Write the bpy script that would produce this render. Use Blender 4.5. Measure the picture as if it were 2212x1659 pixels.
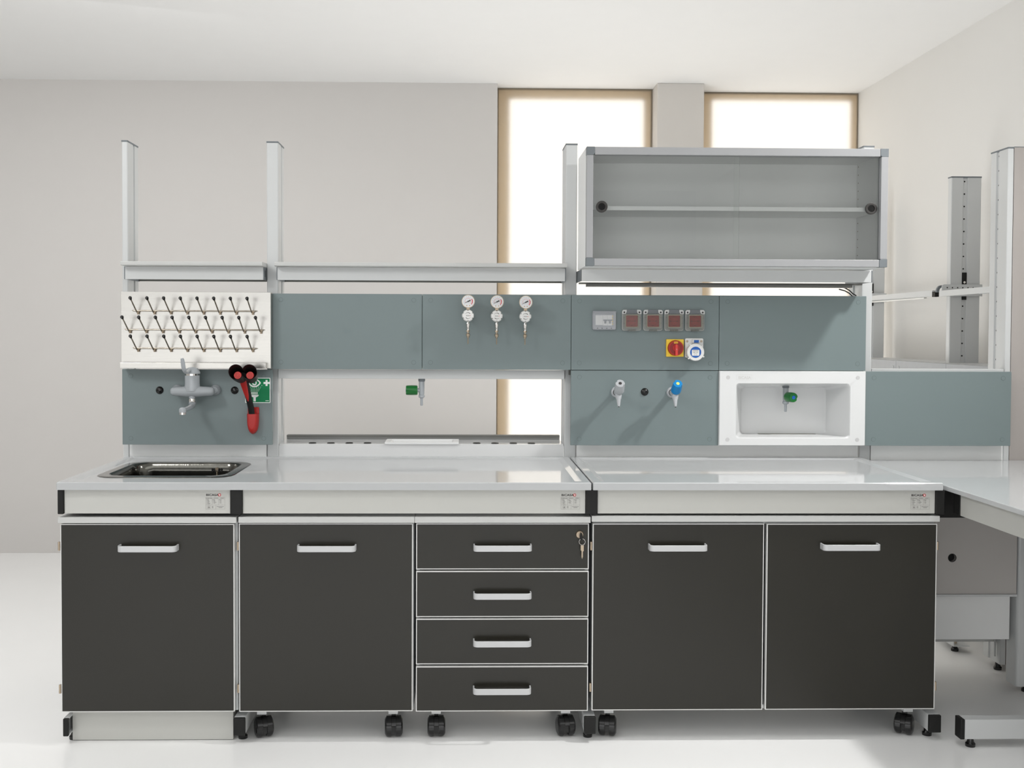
import bpy, math, random
from mathutils import Vector, Matrix
random.seed(7)
for o in list(bpy.data.objects): bpy.data.objects.remove(o)
SC = bpy.context.scene
COL = SC.collection
PI = math.pi

# ------------------------------------------------------------------ camera
cam_d = bpy.data.cameras.new('camera'); cam = bpy.data.objects.new('camera', cam_d); COL.objects.link(cam)
yaw, pitch, roll = .02141, .02703, .00372
F_ = Vector((math.sin(yaw)*math.cos(pitch), math.cos(yaw)*math.cos(pitch), -math.sin(pitch)))
R0 = Vector((math.cos(yaw), -math.sin(yaw), 0)); U0 = R0.cross(F_)
R_ = R0*math.cos(roll) + U0*math.sin(roll); U_ = U0*math.cos(roll) - R0*math.sin(roll)
m4 = Matrix((R_, U_, -F_)).transposed().to_4x4(); m4.translation = Vector((1.35303, -3.55351, 1.40485))
cam.matrix_world = m4
cam_d.sensor_width = 36; cam_d.lens = 2281.68/2212*36
cam_d.shift_x = (1106-1043.8)/2212; cam_d.shift_y = (780.6-829.5)/2212
cam_d.clip_start = .05; cam_d.clip_end = 60
SC.camera = cam
# ------------------------------------------------------------------ view, world, lights
SC.view_settings.view_transform = 'Standard'; SC.view_settings.look = 'None'
SC.view_settings.gamma = 1; SC.view_settings.use_curve_mapping = False
SC.view_settings.exposure = 0.0
w = bpy.data.worlds.new('studio'); SC.world = w; w.use_nodes = True
w.node_tree.nodes['Background'].inputs[0].default_value = (.97, .98, 1.0, 1)
w.node_tree.nodes['Background'].inputs[1].default_value = .30
def area(name, loc, tgt, sx, sy, power, col=(1, 1, 1), spread=None):
    l = bpy.data.lights.new(name, 'AREA'); l.shape = 'RECTANGLE'; l.size = sx; l.size_y = sy
    l.energy = power; l.color = col
    if spread: l.spread = spread
    o = bpy.data.objects.new(name, l); COL.objects.link(o); o.location = loc
    o.rotation_euler = (Vector(tgt)-Vector(loc)).to_track_quat('-Z', 'Y').to_euler()
    return o
area('key_left', (-.75, -1.45, 2.85), (.9, .5, .9), .55, .55, 25, (1, .997, .99))
area('key_right', (3.72, -.35, 2.92), (2.2, .2, .6), .16, .16, 17.5, (1, .99, .975), math.radians(112))
area('ceiling_front', (1.2, -3.0, 2.90), (1.2, -2.6, 0), 5.0, 1.6, 31, (1, 1, 1))
area('fill_floor_spot', (2.35, -1.1, 2.92), (2.35, -.85, 0), .6, .6, 4.5, (1, 1, 1), math.radians(100))  # unseen lamp added overhead to brighten the floor at front right
area('fill_wall_wash', (-1.7, .9, 2.93), (-1.9, 1.5, 0), 4.2, .5, 32, (1, 1, 1))  # unseen lamp added as a wash to brighten the back wall
area('fill_front_low', (.2, -6.2, 1.2), (.9, 0, 1.0), 6.4, 1.7, 68, (1, 1, 1))  # unseen soft fill added behind the camera to lift fronts and cabinet interiors
area('fill_uplight', (1.75, 1.65, .35), (2.0, 1.25, 3), 3.2, 1.1, 30, (1, 1, 1))  # unseen fill lamp added behind the bench to brighten ceiling and back wall

# ------------------------------------------------------------------ materials
def lin(c):
    c = c/255; return c/12.92 if c <= .04045 else ((c+.055)/1.055)**2.4
MATS = {}
def mat(name, rgb, rough=.5, metal=0., var=.02, nscale=8., bump=0., bscale=300., stretch=(1, 1, 1), trans=0., alpha=1., ior=1.5, spec=.5, emit=None, coat=0.):
    m = bpy.data.materials.new(name); m.use_nodes = True; nt = m.node_tree
    b = nt.nodes['Principled BSDF']
    c = [lin(x) for x in rgb]
    tc = nt.nodes.new('ShaderNodeTexCoord'); mp = nt.nodes.new('ShaderNodeMapping'); mp.inputs['Scale'].default_value = stretch
    nt.links.new(tc.outputs['Object'], mp.inputs[0])
    n = nt.nodes.new('ShaderNodeTexNoise'); n.inputs['Scale'].default_value = nscale; n.inputs['Detail'].default_value = 3
    nt.links.new(mp.outputs[0], n.inputs['Vector'])
    mx = nt.nodes.new('ShaderNodeMix'); mx.data_type = 'RGBA'
    mx.inputs[6].default_value = (*[max(0, x*(1-var)) for x in c], 1); mx.inputs[7].default_value = (*[min(1, x*(1+var)) for x in c], 1)
    nt.links.new(n.outputs[0], mx.inputs[0]); nt.links.new(mx.outputs[2], b.inputs['Base Color'])
    b.inputs['Roughness'].default_value = rough; b.inputs['Metallic'].default_value = metal
    b.inputs['IOR'].default_value = ior; b.inputs['Specular IOR Level'].default_value = spec
    if trans: b.inputs['Transmission Weight'].default_value = trans
    if alpha < 1: b.inputs['Alpha'].default_value = alpha
    if coat: b.inputs['Coat Weight'].default_value = coat; b.inputs['Coat Roughness'].default_value = .03
    if bump:
        n2 = nt.nodes.new('ShaderNodeTexNoise'); n2.inputs['Scale'].default_value = bscale; n2.inputs['Detail'].default_value = 2
        nt.links.new(mp.outputs[0], n2.inputs['Vector'])
        bp = nt.nodes.new('ShaderNodeBump'); bp.inputs['Strength'].default_value = bump; bp.inputs['Distance'].default_value = .001
        nt.links.new(n2.outputs[0], bp.inputs['Height']); nt.links.new(bp.outputs[0], b.inputs['Normal'])
    if emit:
        b.inputs['Emission Color'].default_value = (*emit[0], 1); b.inputs['Emission Strength'].default_value = emit[1]
    MATS[name] = m; return m
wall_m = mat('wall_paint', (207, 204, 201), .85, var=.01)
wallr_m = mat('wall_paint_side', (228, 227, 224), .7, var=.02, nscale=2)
ceil_m = mat('ceiling_paint', (238, 238, 237), .9, var=.01)
pil_m = mat('pillar_paint', (210, 206, 201), .85, var=.02)
floor_m = mat('epoxy_floor', (248, 248, 247), .20, var=.02, nscale=2.5, bump=.04, bscale=90)
tan_m = mat('window_reveal', (196, 178, 150), .8)
top_m = mat('worktop_resin', (186, 188, 189), .07, var=.01, nscale=40, spec=.5)
lam_m = mat('grey_laminate', (197, 198, 196), .45, var=.01, bump=.05, bscale=700)
paint_m = mat('grey_powder_coat', (205, 207, 207), .38, var=.01, bump=.12, bscale=900)
apron_m = mat('apron_coat', (194, 194, 189), .35, var=.01)
dark_m = mat('anthracite_laminate', (28, 26, 18), .30, var=.03, nscale=5, bump=.05, bscale=600)
edge_m = mat('pale_edge_band', (222, 222, 220), .4)
blue_m = mat('blue_grey_laminate', (117, 130, 131), .42, var=.02, nscale=3, bump=.08, bscale=800)
bluedk_m = mat('blue_grey_groove', (88, 100, 102), .6)
black_m = mat('black_plastic', (24, 24, 23), .5, spec=.3, bump=.1, bscale=900)
blackg_m = mat('black_gloss_plastic', (18, 18, 18), .22)
cap_m = mat('slate_plastic', (112, 118, 122), .5)
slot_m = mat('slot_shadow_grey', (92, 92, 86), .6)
hole_m = mat('black_hole', (14, 14, 13), .8)
handle_m = mat('silver_handle', (200, 201, 202), .35, metal=.15)
steel_m = mat('brushed_steel', (188, 186, 181), .26, metal=1., var=.05, nscale=6, bump=.05, bscale=60, stretch=(1, 1, 30))
sink_m = mat('polished_steel', (98, 97, 92), .14, metal=1., var=.25, nscale=14, bump=.25, bscale=22, stretch=(6, 6, .6))
rod_m = mat('steel_rod', (176, 168, 156), .25, metal=1.)
chrome_m = mat('chrome', (225, 222, 218), .08, metal=1.)
nickel_m = mat('nickel', (186, 170, 150), .35, metal=1.)
tapg_m = mat('grey_tap_enamel', (166, 171, 175), .12)
tapl_m = mat('pale_grey_tap', (182, 185, 188), .35)
white_m = mat('white_ceramic', (224, 225, 225), .25, var=.005)
whitep_m = mat('white_plastic', (222, 222, 220), .4)
green_m = mat('green_plastic', (14, 104, 40), .3)
blueknob_m = mat('blue_plastic', (0, 132, 200), .35)
bluep_m = mat('deep_blue_plastic', (18, 88, 170), .35)
yellow_m = mat('yellow_plastic', (244, 205, 60), .4)
ylw_m = mat('pale_yellow', (244, 238, 120), .4)
red_m = mat('red_plastic', (176, 36, 32), .4)
redb_m = mat('bright_red_plastic', (214, 62, 56), .35)
sock_m = mat('red_socket', (150, 42, 44), .35)
signg_m = mat('sign_green', (0, 128, 78), .5, spec=.3)
print_m = mat('print_white', (240, 242, 240), .4)
ink_m = mat('print_dark', (52, 48, 48), .6)
inkl_m = mat('print_grey', (120, 118, 116), .6)
inkr_m = mat('print_red', (206, 26, 30), .5)
orange_m = mat('orange_brown', (190, 140, 70), .5)
smoke_m = mat('smoked_clear', (120, 122, 114), .12, trans=.0, alpha=.30)
clear_m = mat('clear_cover', (205, 208, 212), .1, alpha=.35)
brushg_m = mat('pale_metal_panel', (162, 165, 168), .45, var=.06, nscale=30)
part_m = mat('partition_laminate', (172, 166, 162), .5)
cabin_m = mat('cabinet_interior', (236, 237, 236), .5, bump=.1, bscale=500)
# window diffuser and its lamp sheet
def special(name, build):
    m = bpy.data.materials.new(name); m.use_nodes = True; nt = m.node_tree
    for n in list(nt.nodes): nt.nodes.remove(n)
    out = nt.nodes.new('ShaderNodeOutputMaterial'); build(nt, out); return m
def _diff(nt, out):
    t = nt.nodes.new('ShaderNodeBsdfTranslucent'); t.inputs[0].default_value = (.90, .885, .86, 1)
    n = nt.nodes.new('ShaderNodeTexNoise'); n.inputs['Scale'].default_value = 3
    d = nt.nodes.new('ShaderNodeBsdfDiffuse'); d.inputs[0].default_value = (.30, .26, .20, 1)
    mx = nt.nodes.new('ShaderNodeMixShader'); mx.inputs[0].default_value = .45
    nt.links.new(t.outputs[0], mx.inputs[1]); nt.links.new(d.outputs[0], mx.inputs[2]); nt.links.new(mx.outputs[0], out.inputs[0])
diff_m = special('window_diffuser', _diff)
def _em(nt, out):
    e = nt.nodes.new('ShaderNodeEmission'); e.inputs[0].default_value = (1, .985, .965, 1); e.inputs[1].default_value = 4.4
    nt.links.new(e.outputs[0], out.inputs[0])
lamp_m = special('daylight_sheet', _em)
def _glass(nt, out):
    g = nt.nodes.new('ShaderNodeBsdfGlossy'); g.inputs['Roughness'].default_value = .0
    t = nt.nodes.new('ShaderNodeBsdfTransparent'); t.inputs[0].default_value = (.985, .992, .988, 1)
    f = nt.nodes.new('ShaderNodeFresnel'); f.inputs[0].default_value = 1.5
    mx = nt.nodes.new('ShaderNodeMixShader')
    nt.links.new(f.outputs[0], mx.inputs[0]); nt.links.new(t.outputs[0], mx.inputs[1]); nt.links.new(g.outputs[0], mx.inputs[2]); nt.links.new(mx.outputs[0], out.inputs[0])
glass_m = special('thin_glass', _glass)

# ------------------------------------------------------------------ mesh helpers
def plus(cx, cz, a, b): return [(cx-b, cz-a), (cx+b, cz-a), (cx+b, cz-b), (cx+a, cz-b), (cx+a, cz+b), (cx+b, cz+b), (cx+b, cz+a), (cx-b, cz+a), (cx-b, cz+b), (cx-a, cz+b), (cx-a, cz-b), (cx-b, cz-b)]
class MB:
    def __init__(s): s.v = []; s.f = []; s.m = []
    def add(s, vs, fs, mi=0):
        o = len(s.v); s.v += [tuple(v) for v in vs]; s.f += [tuple(i+o for i in f) for f in fs]; s.m += [mi]*len(fs); return s
    def box(s, x0, x1, y0, y1, z0, z1, mi=0):
        vs = [(x, y, z) for x in (x0, x1) for y in (y0, y1) for z in (z0, z1)]
        return s.add(vs, [(0, 1, 3, 2), (4, 6, 7, 5), (0, 4, 5, 1), (2, 3, 7, 6), (0, 2, 6, 4), (1, 5, 7, 3)], mi)
    def loft(s, loops, cap0=True, cap1=True, mi=0, closed=True):
        n = len(loops[0]); vs = [p for l in loops for p in l]; fs = []
        for k in range(len(loops)-1):
            for i in range(n if closed else n-1):
                j = (i+1) % n; fs.append((k*n+i, k*n+j, (k+1)*n+j, (k+1)*n+i))
        if cap0: fs.append(tuple(range(n-1, -1, -1)))
        if cap1: fs.append(tuple(range((len(loops)-1)*n, len(loops)*n)))
        return s.add(vs, fs, mi)
    def cyl(s, p0, p1, r0, r1=None, n=20, mi=0, caps=True):
        if r1 is None: r1 = r0
        return s.revolve(p0, p1, [(0, r0), (1, r1)], n, mi, caps)
    def revolve(s, p0, p1, prof, n=20, mi=0, caps=True, sq=1.):
        """prof: list of (t along p0->p1 as a fraction, radius)"""
        p0 = Vector(p0); p1 = Vector(p1); d = p1-p0; a = d.normalized()
        u = a.orthogonal().normalized(); w_ = a.cross(u); loops = []
        for t, r in prof:
            c = p0+d*t; loops.append([c+(u*math.cos(2*PI*i/n)+w_*math.sin(2*PI*i/n))*r for i in range(n)])
        return s.loft(loops, caps, caps, mi)
    def tube(s, pts, r, n=10, mi=0, flat=None):
        """sweep; r number or list; flat=(a,b) ellipse axes scale"""
        P = [Vector(p) for p in pts]; loops = []; prev = None
        for i, p in enumerate(P):
            t = (P[min(i+1, len(P)-1)]-P[max(i-1, 0)]).normalized()
            u = t.orthogonal().normalized() if prev is None else (prev-t*prev.dot(t)).normalized()
            prev = u; w_ = t.cross(u); rr_ = r[i] if isinstance(r, (list, tuple)) else r
            loops.append([p+(u*math.cos(2*PI*k/n)+w_*math.sin(2*PI*k/n))*rr_ for k in range(n)])
        return s.loft(loops, True, True, mi)
    def sphere(s, c, r, n=16, mi=0, sc=(1, 1, 1)):
        c = Vector(c); loops = []
        for k in range(1, 9):
            a = -PI/2+PI*k/9; loops.append([c+Vector((math.cos(a)*math.cos(2*PI*i/n)*sc[0], math.cos(a)*math.sin(2*PI*i/n)*sc[1], math.sin(a)*sc[2]))*r for i in range(n)])
        return s.loft(loops, True, True, mi)
    def torus(s, c, axis, R, r, N=28, n=8, mi=0, arc=(0, 2*PI)):
        c = Vector(c); a = Vector(axis).normalized(); u = a.orthogonal().normalized(); w_ = a.cross(u)
        full = abs(arc[1]-arc[0]-2*PI) < 1e-6; loops = []
        for i in range(N if full else N+1):
            t = arc[0]+(arc[1]-arc[0])*i/N; d = u*math.cos(t)+w_*math.sin(t)
            loops.append([c+d*(R+r*math.cos(2*PI*k/n))+a*r*math.sin(2*PI*k/n) for k in range(n)])
        if full: loops.append(loops[0])
        return s.loft(loops, not full, not full, mi)
    def prism(s, poly, axis, a, b, mi=0):
        """poly 2D; axis 'x': poly=(y,z); 'y': (x,z); 'z': (x,y)"""
        def P(p, t): return {'x': (t, p[0], p[1]), 'y': (p[0], t, p[1]), 'z': (p[0], p[1], t)}[axis]
        return s.loft([[P(p, a) for p in poly], [P(p, b) for p in poly]], True, True, mi)
def rr(x0, x1, y0, y1, r, na=4):
    pts = []
    for cx, cy, a0 in ((x1-r, y1-r, 0), (x0+r, y1-r, PI/2), (x0+r, y0+r, PI), (x1-r, y0+r, 1.5*PI)):
        for i in range(na+1):
            a = a0+PI/2*i/na; pts.append((cx+r*math.cos(a), cy+r*math.sin(a)))
    return pts
def circ(cx, cy, r, n=24, a0=0): return [(cx+r*math.cos(a0+2*PI*i/n), cy+r*math.sin(a0+2*PI*i/n)) for i in range(n)]
WL = {}
def wl(o): return WL.get(o.name, Vector((0, 0, 0))) if o else Vector((0, 0, 0))
def obj(name, mb, ms, parent=None, bevel=0, smooth=False, label=None, kind=None, seg=2, loc=None):
    if not isinstance(ms, (list, tuple)): ms = [ms]
    vs = [Vector(v) for v in mb.v]
    if loc is None:
        lo = [min(v[i] for v in vs) for i in range(3)]; hi = [max(v[i] for v in vs) for i in range(3)]
        loc = Vector(((lo[0]+hi[0])/2, (lo[1]+hi[1])/2, lo[2]))
    else: loc = Vector(loc)
    me = bpy.data.meshes.new(name); me.from_pydata([v-loc for v in vs], [], mb.f)
    for m in ms: me.materials.append(m)
    for p, i in zip(me.polygons, mb.m): p.material_index = i
    import bmesh
    bm = bmesh.new(); bm.from_mesh(me); bmesh.ops.recalc_face_normals(bm, faces=bm.faces)
    if smooth:
        for f in bm.faces: f.smooth = True
        for e in bm.edges:
            if len(e.link_faces) == 2 and e.calc_face_angle(0) > .7: e.smooth = False
            if len(e.link_faces) != 2: e.smooth = False
    bm.to_mesh(me); bm.free()
    o = bpy.data.objects.new(name, me); COL.objects.link(o)
    o.location = loc-wl(parent)
    if parent: o.parent = parent
    WL[o.name] = loc
    if bevel:
        b = o.modifiers.new('bevel', 'BEVEL'); b.width = bevel; b.segments = seg; b.limit_method = 'ANGLE'; b.angle_limit = math.radians(40); b.harden_normals = False
    if smooth:
        wn = o.modifiers.new('weighted', 'WEIGHTED_NORMAL'); wn.keep_sharp = True; wn.weight = 80
    if label: o['label'] = label
    if kind: o['kind'] = kind
    return o
def thing(name, label, cat, loc, group=None):
    o = bpy.data.objects.new(name, None); COL.objects.link(o); o.location = loc; WL[o.name] = Vector(loc)
    o.empty_display_size = .02
    o['label'] = label; o['category'] = cat
    if group: o['group'] = group
    return o
def tag(o, label, cat, group=None):
    o['label'] = label; o['category'] = cat
    if group: o['group'] = group
    return o
def copy_tree(o, loc=None, label=None, parent=None, group=None):
    c = o.copy(); COL.objects.link(c); c.parent = parent
    if loc is not None: c.location = loc
    WL[c.name] = wl(o) if loc is None else (Vector(loc)+wl(parent))
    if label: c['label'] = label
    if group: c['group'] = group
    for ch in list(o.children): copy_tree(ch, None, None, c)
    return c
def text_mb(txt, size, x, z, y, mi=0, depth=.0003, sx=1., align='LEFT'):
    """flat lettering facing -Y, lower left at x,z"""
    cu = bpy.data.curves.new('t', 'FONT'); cu.body = txt; cu.size = size; cu.align_x = align; cu.resolution_u = 3; cu.offset = size*.022
    to = bpy.data.objects.new('t', cu); COL.objects.link(to)
    me = bpy.data.meshes.new_from_object(to.evaluated_get(bpy.context.evaluated_depsgraph_get()))
    mb = MB(); mb.add([(x+v.co.x*sx, y, z+v.co.y) for v in me.vertices], [tuple(p.vertices) for p in me.polygons], mi)
    bpy.data.objects.remove(to); bpy.data.meshes.remove(me); bpy.data.curves.remove(cu)
    return mb
def merge(a, b): a.add(b.v, b.f); a.m[-len(b.f):] = b.m; return a
def strokes(mb, pts, w_, y, mi):
    """polyline of thin flat quads in the XZ plane, facing -Y"""
    for (x0, z0), (x1, z1) in zip(pts[:-1], pts[1:]):
        d = Vector((x1-x0, z1-z0)); n = Vector((-d.y, d.x)).normalized()*w_/2
        mb.add([(x0+n.x, y, z0+n.y), (x1+n.x, y, z1+n.y), (x1-n.x, y, z1-n.y), (x0-n.x, y, z0-n.y)], [(0, 1, 2, 3)], mi)

# ------------------------------------------------------------------ the room
ZC = 2.98; XR = 3.95; YW = 3.16; YG = 3.34
def struct(name, mb, m, **k): return obj(name, mb, m, kind='structure', **k)
struct('floor', MB().box(-4.2, XR+.15, -7.2, 3.7, -.12, 0), floor_m)
struct('ceiling', MB().box(-4.2, XR+.15, -7.2, 3.7, ZC, ZC+.12), ceil_m)
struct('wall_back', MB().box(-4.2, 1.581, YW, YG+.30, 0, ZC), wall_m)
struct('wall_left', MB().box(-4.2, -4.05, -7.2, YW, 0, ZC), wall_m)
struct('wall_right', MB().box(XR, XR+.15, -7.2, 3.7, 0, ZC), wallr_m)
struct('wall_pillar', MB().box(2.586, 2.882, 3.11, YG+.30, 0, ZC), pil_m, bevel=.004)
struct('wall_window', MB().box(1.581, XR, YG+.28, YG+.36, 0, ZC), tan_m)
def window(n, x0, x1, yp, i0, i1, tp):
    e = bpy.data.objects.new('window_%d' % n, None); COL.objects.link(e); e['kind'] = 'structure'; e.location = (x0, yp, 0); WL[e.name] = Vector((x0, yp, 0))
    obj('pane', MB().box(x0+.001, x1-.001, yp, yp+.003, .002, ZC-.002), diff_m, e)
    obj('daylight_sheet', MB().box(x0+i0, x1-i1, yp+.016, yp+.018, .10, ZC-tp), lamp_m, e)
    m = MB()
    m.box(x0+.001, x0+.012, yp+.004, yp+.2, .002, ZC-.002); m.box(x1-.012, x1-.001, yp+.004, yp+.2, .002, ZC-.002); m.box(x0+.012, x1-.012, yp+.004, yp+.2, ZC-.014, ZC-.002)
    obj('reveal', m, tan_m, e)
window(1, 1.581, 2.586, 3.28, .082, .055, .07)
window(2, 2.882, XR, 3.345, .105, .052, .052)

# ------------------------------------------------------------------ worktops
def ring3(x0, x1, y0, y1, r, z): return [(x, y, z) for x, y in rr(x0, x1, y0, y1, r)]
def worktop(x0, x1, y0, y1, zt, zb, hole=None, rim=(.028, .048), front=.03):
    m = MB(); a, b = rim
    L = [ring3(x0, x1, y0, y1, .004, zb), ring3(x0, x1, y0, y1, .004, zt-.003), ring3(x0+.003, x1-.003, y0+.003, y1-.003, .004, zt),
         ring3(x0+a, x1-a, y0+front, y1-a, .004, zt), ring3(x0+b, x1-b, y0+front+.014, y1-b+.004, .008, zt-.006)]
    if hole:
        L += [ring3(*hole, .07, zt-.006), ring3(*hole, .07, zb), ]
        m.loft(L, False, False); m.loft([L[-1], L[0]], False, False)
    else: m.loft(L, True, True)
    return m
ZT = .8993; ZB = .8735
HOLE = (.085, .525, .17, .58)
tag(obj('worktop', worktop(0, 1.797, 0, .752, ZT, ZB, HOLE), top_m), 'long glossy grey worktop with raised rim, sink let into its left end', 'worktop')
tag(obj('worktop', worktop(1.803, 3.0, 0, .752, ZT, ZB), top_m), 'glossy grey worktop with raised rim under the taps and white niche, no sink', 'worktop')
wt = MB(); wt.loft([ring3(3.02, 3.69, -1.5, .755, .003, .8695), ring3(3.02, 3.69, -1.5, .755, .003, .884), ring3(3.022, 3.688, -1.498, .753, .003, .886)], True, True)
tag(obj('worktop', wt, top_m), 'flat grey worktop without rim running toward the viewer at the right edge', 'worktop')

# ---- sink
s = thing('sink', 'polished steel sink bowl inset at left end of the worktop', 'sink', (.305, .375, .712))
zs = ZT-.006
m = MB(); m.loft([ring3(.063, .547, .148, .602, .078, zs+.0004), ring3(.068, .542, .153, .597, .075, zs+.003), ring3(.095, .515, .19, .568, .065, zs+.0025),
                  ring3(.102, .508, .197, .561, .06, zs-.004), ring3(.108, .502, .205, .553, .055, zs-.03), ring3(.116, .494, .213, .545, .05, .73), ring3(.14, .47, .237, .52, .04, .712)], False, True)
obj('bowl', m, sink_m, s, smooth=True)
m = MB()
for k in range(5):
    x = .392+k*.0088
    if k == 2: continue
    m.prism(rr(x-.0026, x+.0026, .8605, .8765, .0025, 3), 'y', .5488, .5515)
obj('overflow_slot', m, hole_m, s)
m = MB(); m.torus((.4105, .546, .867), (0, 1, 0), .004, .0009, 14, 6)
for k in range(7): m.torus((.4105, .545, .861-k*.0042), (1, 0, 0) if k % 2 else (0, 1, 0), .0022, .0007, 10, 5)
m.cyl((.4105, .55, .874), (.4105, .543, .874), .006, n=14)
obj('plug_chain', m, nickel_m, s, smooth=True)
obj('drain', MB().cyl((.305, .375, .7125), (.305, .375, .715), .038, n=24), chrome_m, s, bevel=.001)

# ------------------------------------------------------------------ bench frames
def rating_label(x, z, parent):
    """x,z = upper left of the printed mark"""
    y = .0193; m = text_mb('BICASA', .0098, x, z-.0068, y, 0, sx=1.30)
    cx = x+.0455; cz = z-.0034
    m.prism(circ(cx, cz, .0050, 20), 'y', y, y+.0003, 1)
    m.prism(plus(cx, cz, .0032, .0010), 'y', y-.0002, y, 2)
    L, R, T, B = x-.001, x+.0635, z-.0115, z-.0515
    for p in ([(L, T), (R, T), (R, B), (L, B), (L, T)], [(L, T-.0052), (R, T-.0052)], [(L, B+.014), (R, B+.014)], [(x+.0205, T-.0052), (x+.0205, B+.014)], [(x+.0425, T-.0052), (x+.0425, B+.014)], [(x+.033, B), (x+.033, B+.014)]):
        strokes(m, p, .0004, y, 3)
    m2 = text_mb('Product name', .0036, x+.0006, T-.0040, y, 3); merge(m, m2)
    for a, b in ((.026, .041), (.048, .0595)): strokes(m, [(x+a, T-.0027), (x+b, T-.0027)], .0011, y, 3)
    random.seed(int(x*100))
    for c0, nrow in ((.002, 5), (.0225, 4), (.0445, 4)):
        strokes(m, [(x+c0-.0008, T-.0078), (x+c0+.008, T-.0078)], .0010, y, 3)
        for r in range(nrow):
            zz = T-.0108-r*.0030; ln = random.uniform(.008, .014) if c0 < .04 else .007
            strokes(m, [(x+c0, zz), (x+c0+.0012, zz)], .0010, y, 3); strokes(m, [(x+c0+.0028, zz), (x+c0+ln, zz)], .0010, y, 3)
    pc = circ(x+.010, B+.007, .0057, 20); strokes(m, pc+[pc[0]], .0005, y, 3)
    m.add([(x+.0068, y, B+.0045), (x+.0132, y, B+.0045), (x+.010, y, B+.0102)], [(0, 1, 2)], 3)
    for k in range(3): strokes(m, [(x+.0195, B+.0095-k*.0026), (x+.0245, B+.0095-k*.0026)], .0010, y, 3)
    strokes(m, [(x+.036, B+.0085), (x+.060, B+.0085)], .0012, y, 3); strokes(m, [(x+.042, B+.0052), (x+.055, B+.0052)], .0012, y, 3)
    return obj('rating_label', m, [ink_m, inkr_m, print_m, inkl_m], parent, label='printed label with black lettering, a red cross mark and a small table')
bf = thing('bench_frame', 'pale steel bench frame with black end caps carrying both rimmed worktops', 'bench frame', (1.5, .4, 0))
for x0, x1, lx in ((.0195, .577, .4947), (.618, 1.7795, 1.697), (1.8205, 2.981, 2.898)):
    ap = obj('apron', MB().box(x0, x1, .02, .045, .7905, .8725), apron_m, bf, bevel=.002)
    rating_label(lx, .8575, ap)
def foot(x, y, parent): return obj('foot', MB().revolve((x, y, 0), (x, y, .034), [(0, .016), (.3, .0165), (.5, .011), (1, .009)], 16), blackg_m, parent, smooth=True)
for i, (t0, t1, b0, b1) in enumerate(((-.0005, .019, .009, .027), (.577, .618, .5838, .6238), (1.7797, 1.8203, 1.78, 1.82), (2.981, 3.012, 2.973, 3.015))):
    tb = obj('top_arm', MB().box(t0+.001, t1-.001, .03, .75, .7915, .8725), paint_m, bf)
    obj('end_cap', MB().box(t0, t1, .012, .03, .7895, .8722), black_m, tb, bevel=.0025)
    # base arm: hollow C profile on the open left end, closed tube elsewhere
    if i == 0:
        mm = MB(); mm.box(b0, b0+.004, .034, .79, .032, .0915); mm.box(b0, b1, .034, .79, .0875, .0915); mm.box(b0, b1, .034, .79, .032, .036)
    else: mm = MB().box(b0+.0008, b1-.0008, .034, .79, .0325, .0905)
    ba = obj('base_arm', mm, paint_m, bf, bevel=.0015)
    obj('end_cap', MB().box(b0, b1, .02, .034, .031, .0915), black_m, ba, bevel=.003)
    foot((b0+b1)/2+(.006 if i == 0 else 0), .085, ba)
    foot((b0+b1)/2, .70, ba)
# corner / right hand bench frame
bf2 = thing('bench_frame', 'pale bench frame under the flat right-hand worktop, foot bar ending in a black cap', 'bench frame', (3.35, -.4, 0))
obj('apron', MB().box(3.052, 3.077, -1.45, -.015, .789, .8695), apron_m, bf2, bevel=.002)
ta = obj('top_arm', MB().box(3.078, 3.69, -.012, .03, .7915, .8690), paint_m, bf2)
obj('end_cap', MB().box(3.050, 3.077, -.014, .032, .7895, .8692), black_m, ta, bevel=.0025)
ba = obj('base_arm', MB().box(3.067, 3.72, -.042, .0, .0325, .0995), paint_m, bf2, bevel=.0015)
obj('end_cap', MB().box(3.052, 3.067, -.043, .001, .031, .101), black_m, ba, bevel=.003)
foot(3.098, -.018, ba)
foot(3.60, -.02, ba)
obj('upright', MB().prism(rr(3.527, 3.675, .493, .58, .012), 'z', .03, .869), paint_m, bf2, smooth=True)
foot(3.585, .53, bf2)
obj('gap_shade_block', MB().box(3.0135, 3.165, .16, .19, .752, .868), black_m, bf2)  # black block added to stand for the shade in the gap between benches

# ------------------------------------------------------------------ handles, doors, cabinets
def handle(xc, zb, parent, yd=.03):
    """flat bent strip, 20 mm tall, standing 38 mm off the front"""
    h = .0205; half = .099; r = .016; t = .005; yo = yd-.040
    def path(off):
        p = [(xc-half+off, yd)]
        for k in range(7):
            a = PI+PI/2*k/6; p.append((xc-half+r+(r-off)*math.cos(a), yo+r+(r-off)*math.sin(a)))
        for k in range(7):
            a = 1.5*PI+PI/2*k/6; p.append((xc+half-r+(r-off)*math.cos(a), yo+r+(r-off)*math.sin(a)))
        p.append((xc+half-off, yd)); return p
    o_, i_ = path(0), path(t); m = MB()
    L = [[(a[0], a[1], zb), (a[0], a[1], zb+h), (b[0], b[1], zb+h), (b[0], b[1], zb)] for a, b in zip(o_, i_)]
    m.loft(L, True, True)
    return obj('handle', m, handle_m, parent, smooth=True, bevel=.0012)
def front(name, x0, x1, z0, z1, parent, y=.03):
    m = MB(); m.box(x0, x1, y, y+.019, z0, z1, 0); e = .0032
    m.box(x0+e, x1-e, y-.0004, y+.004, z0+e, z1-e, 1)
    return obj(name, m, [edge_m, dark_m], parent)
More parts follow.
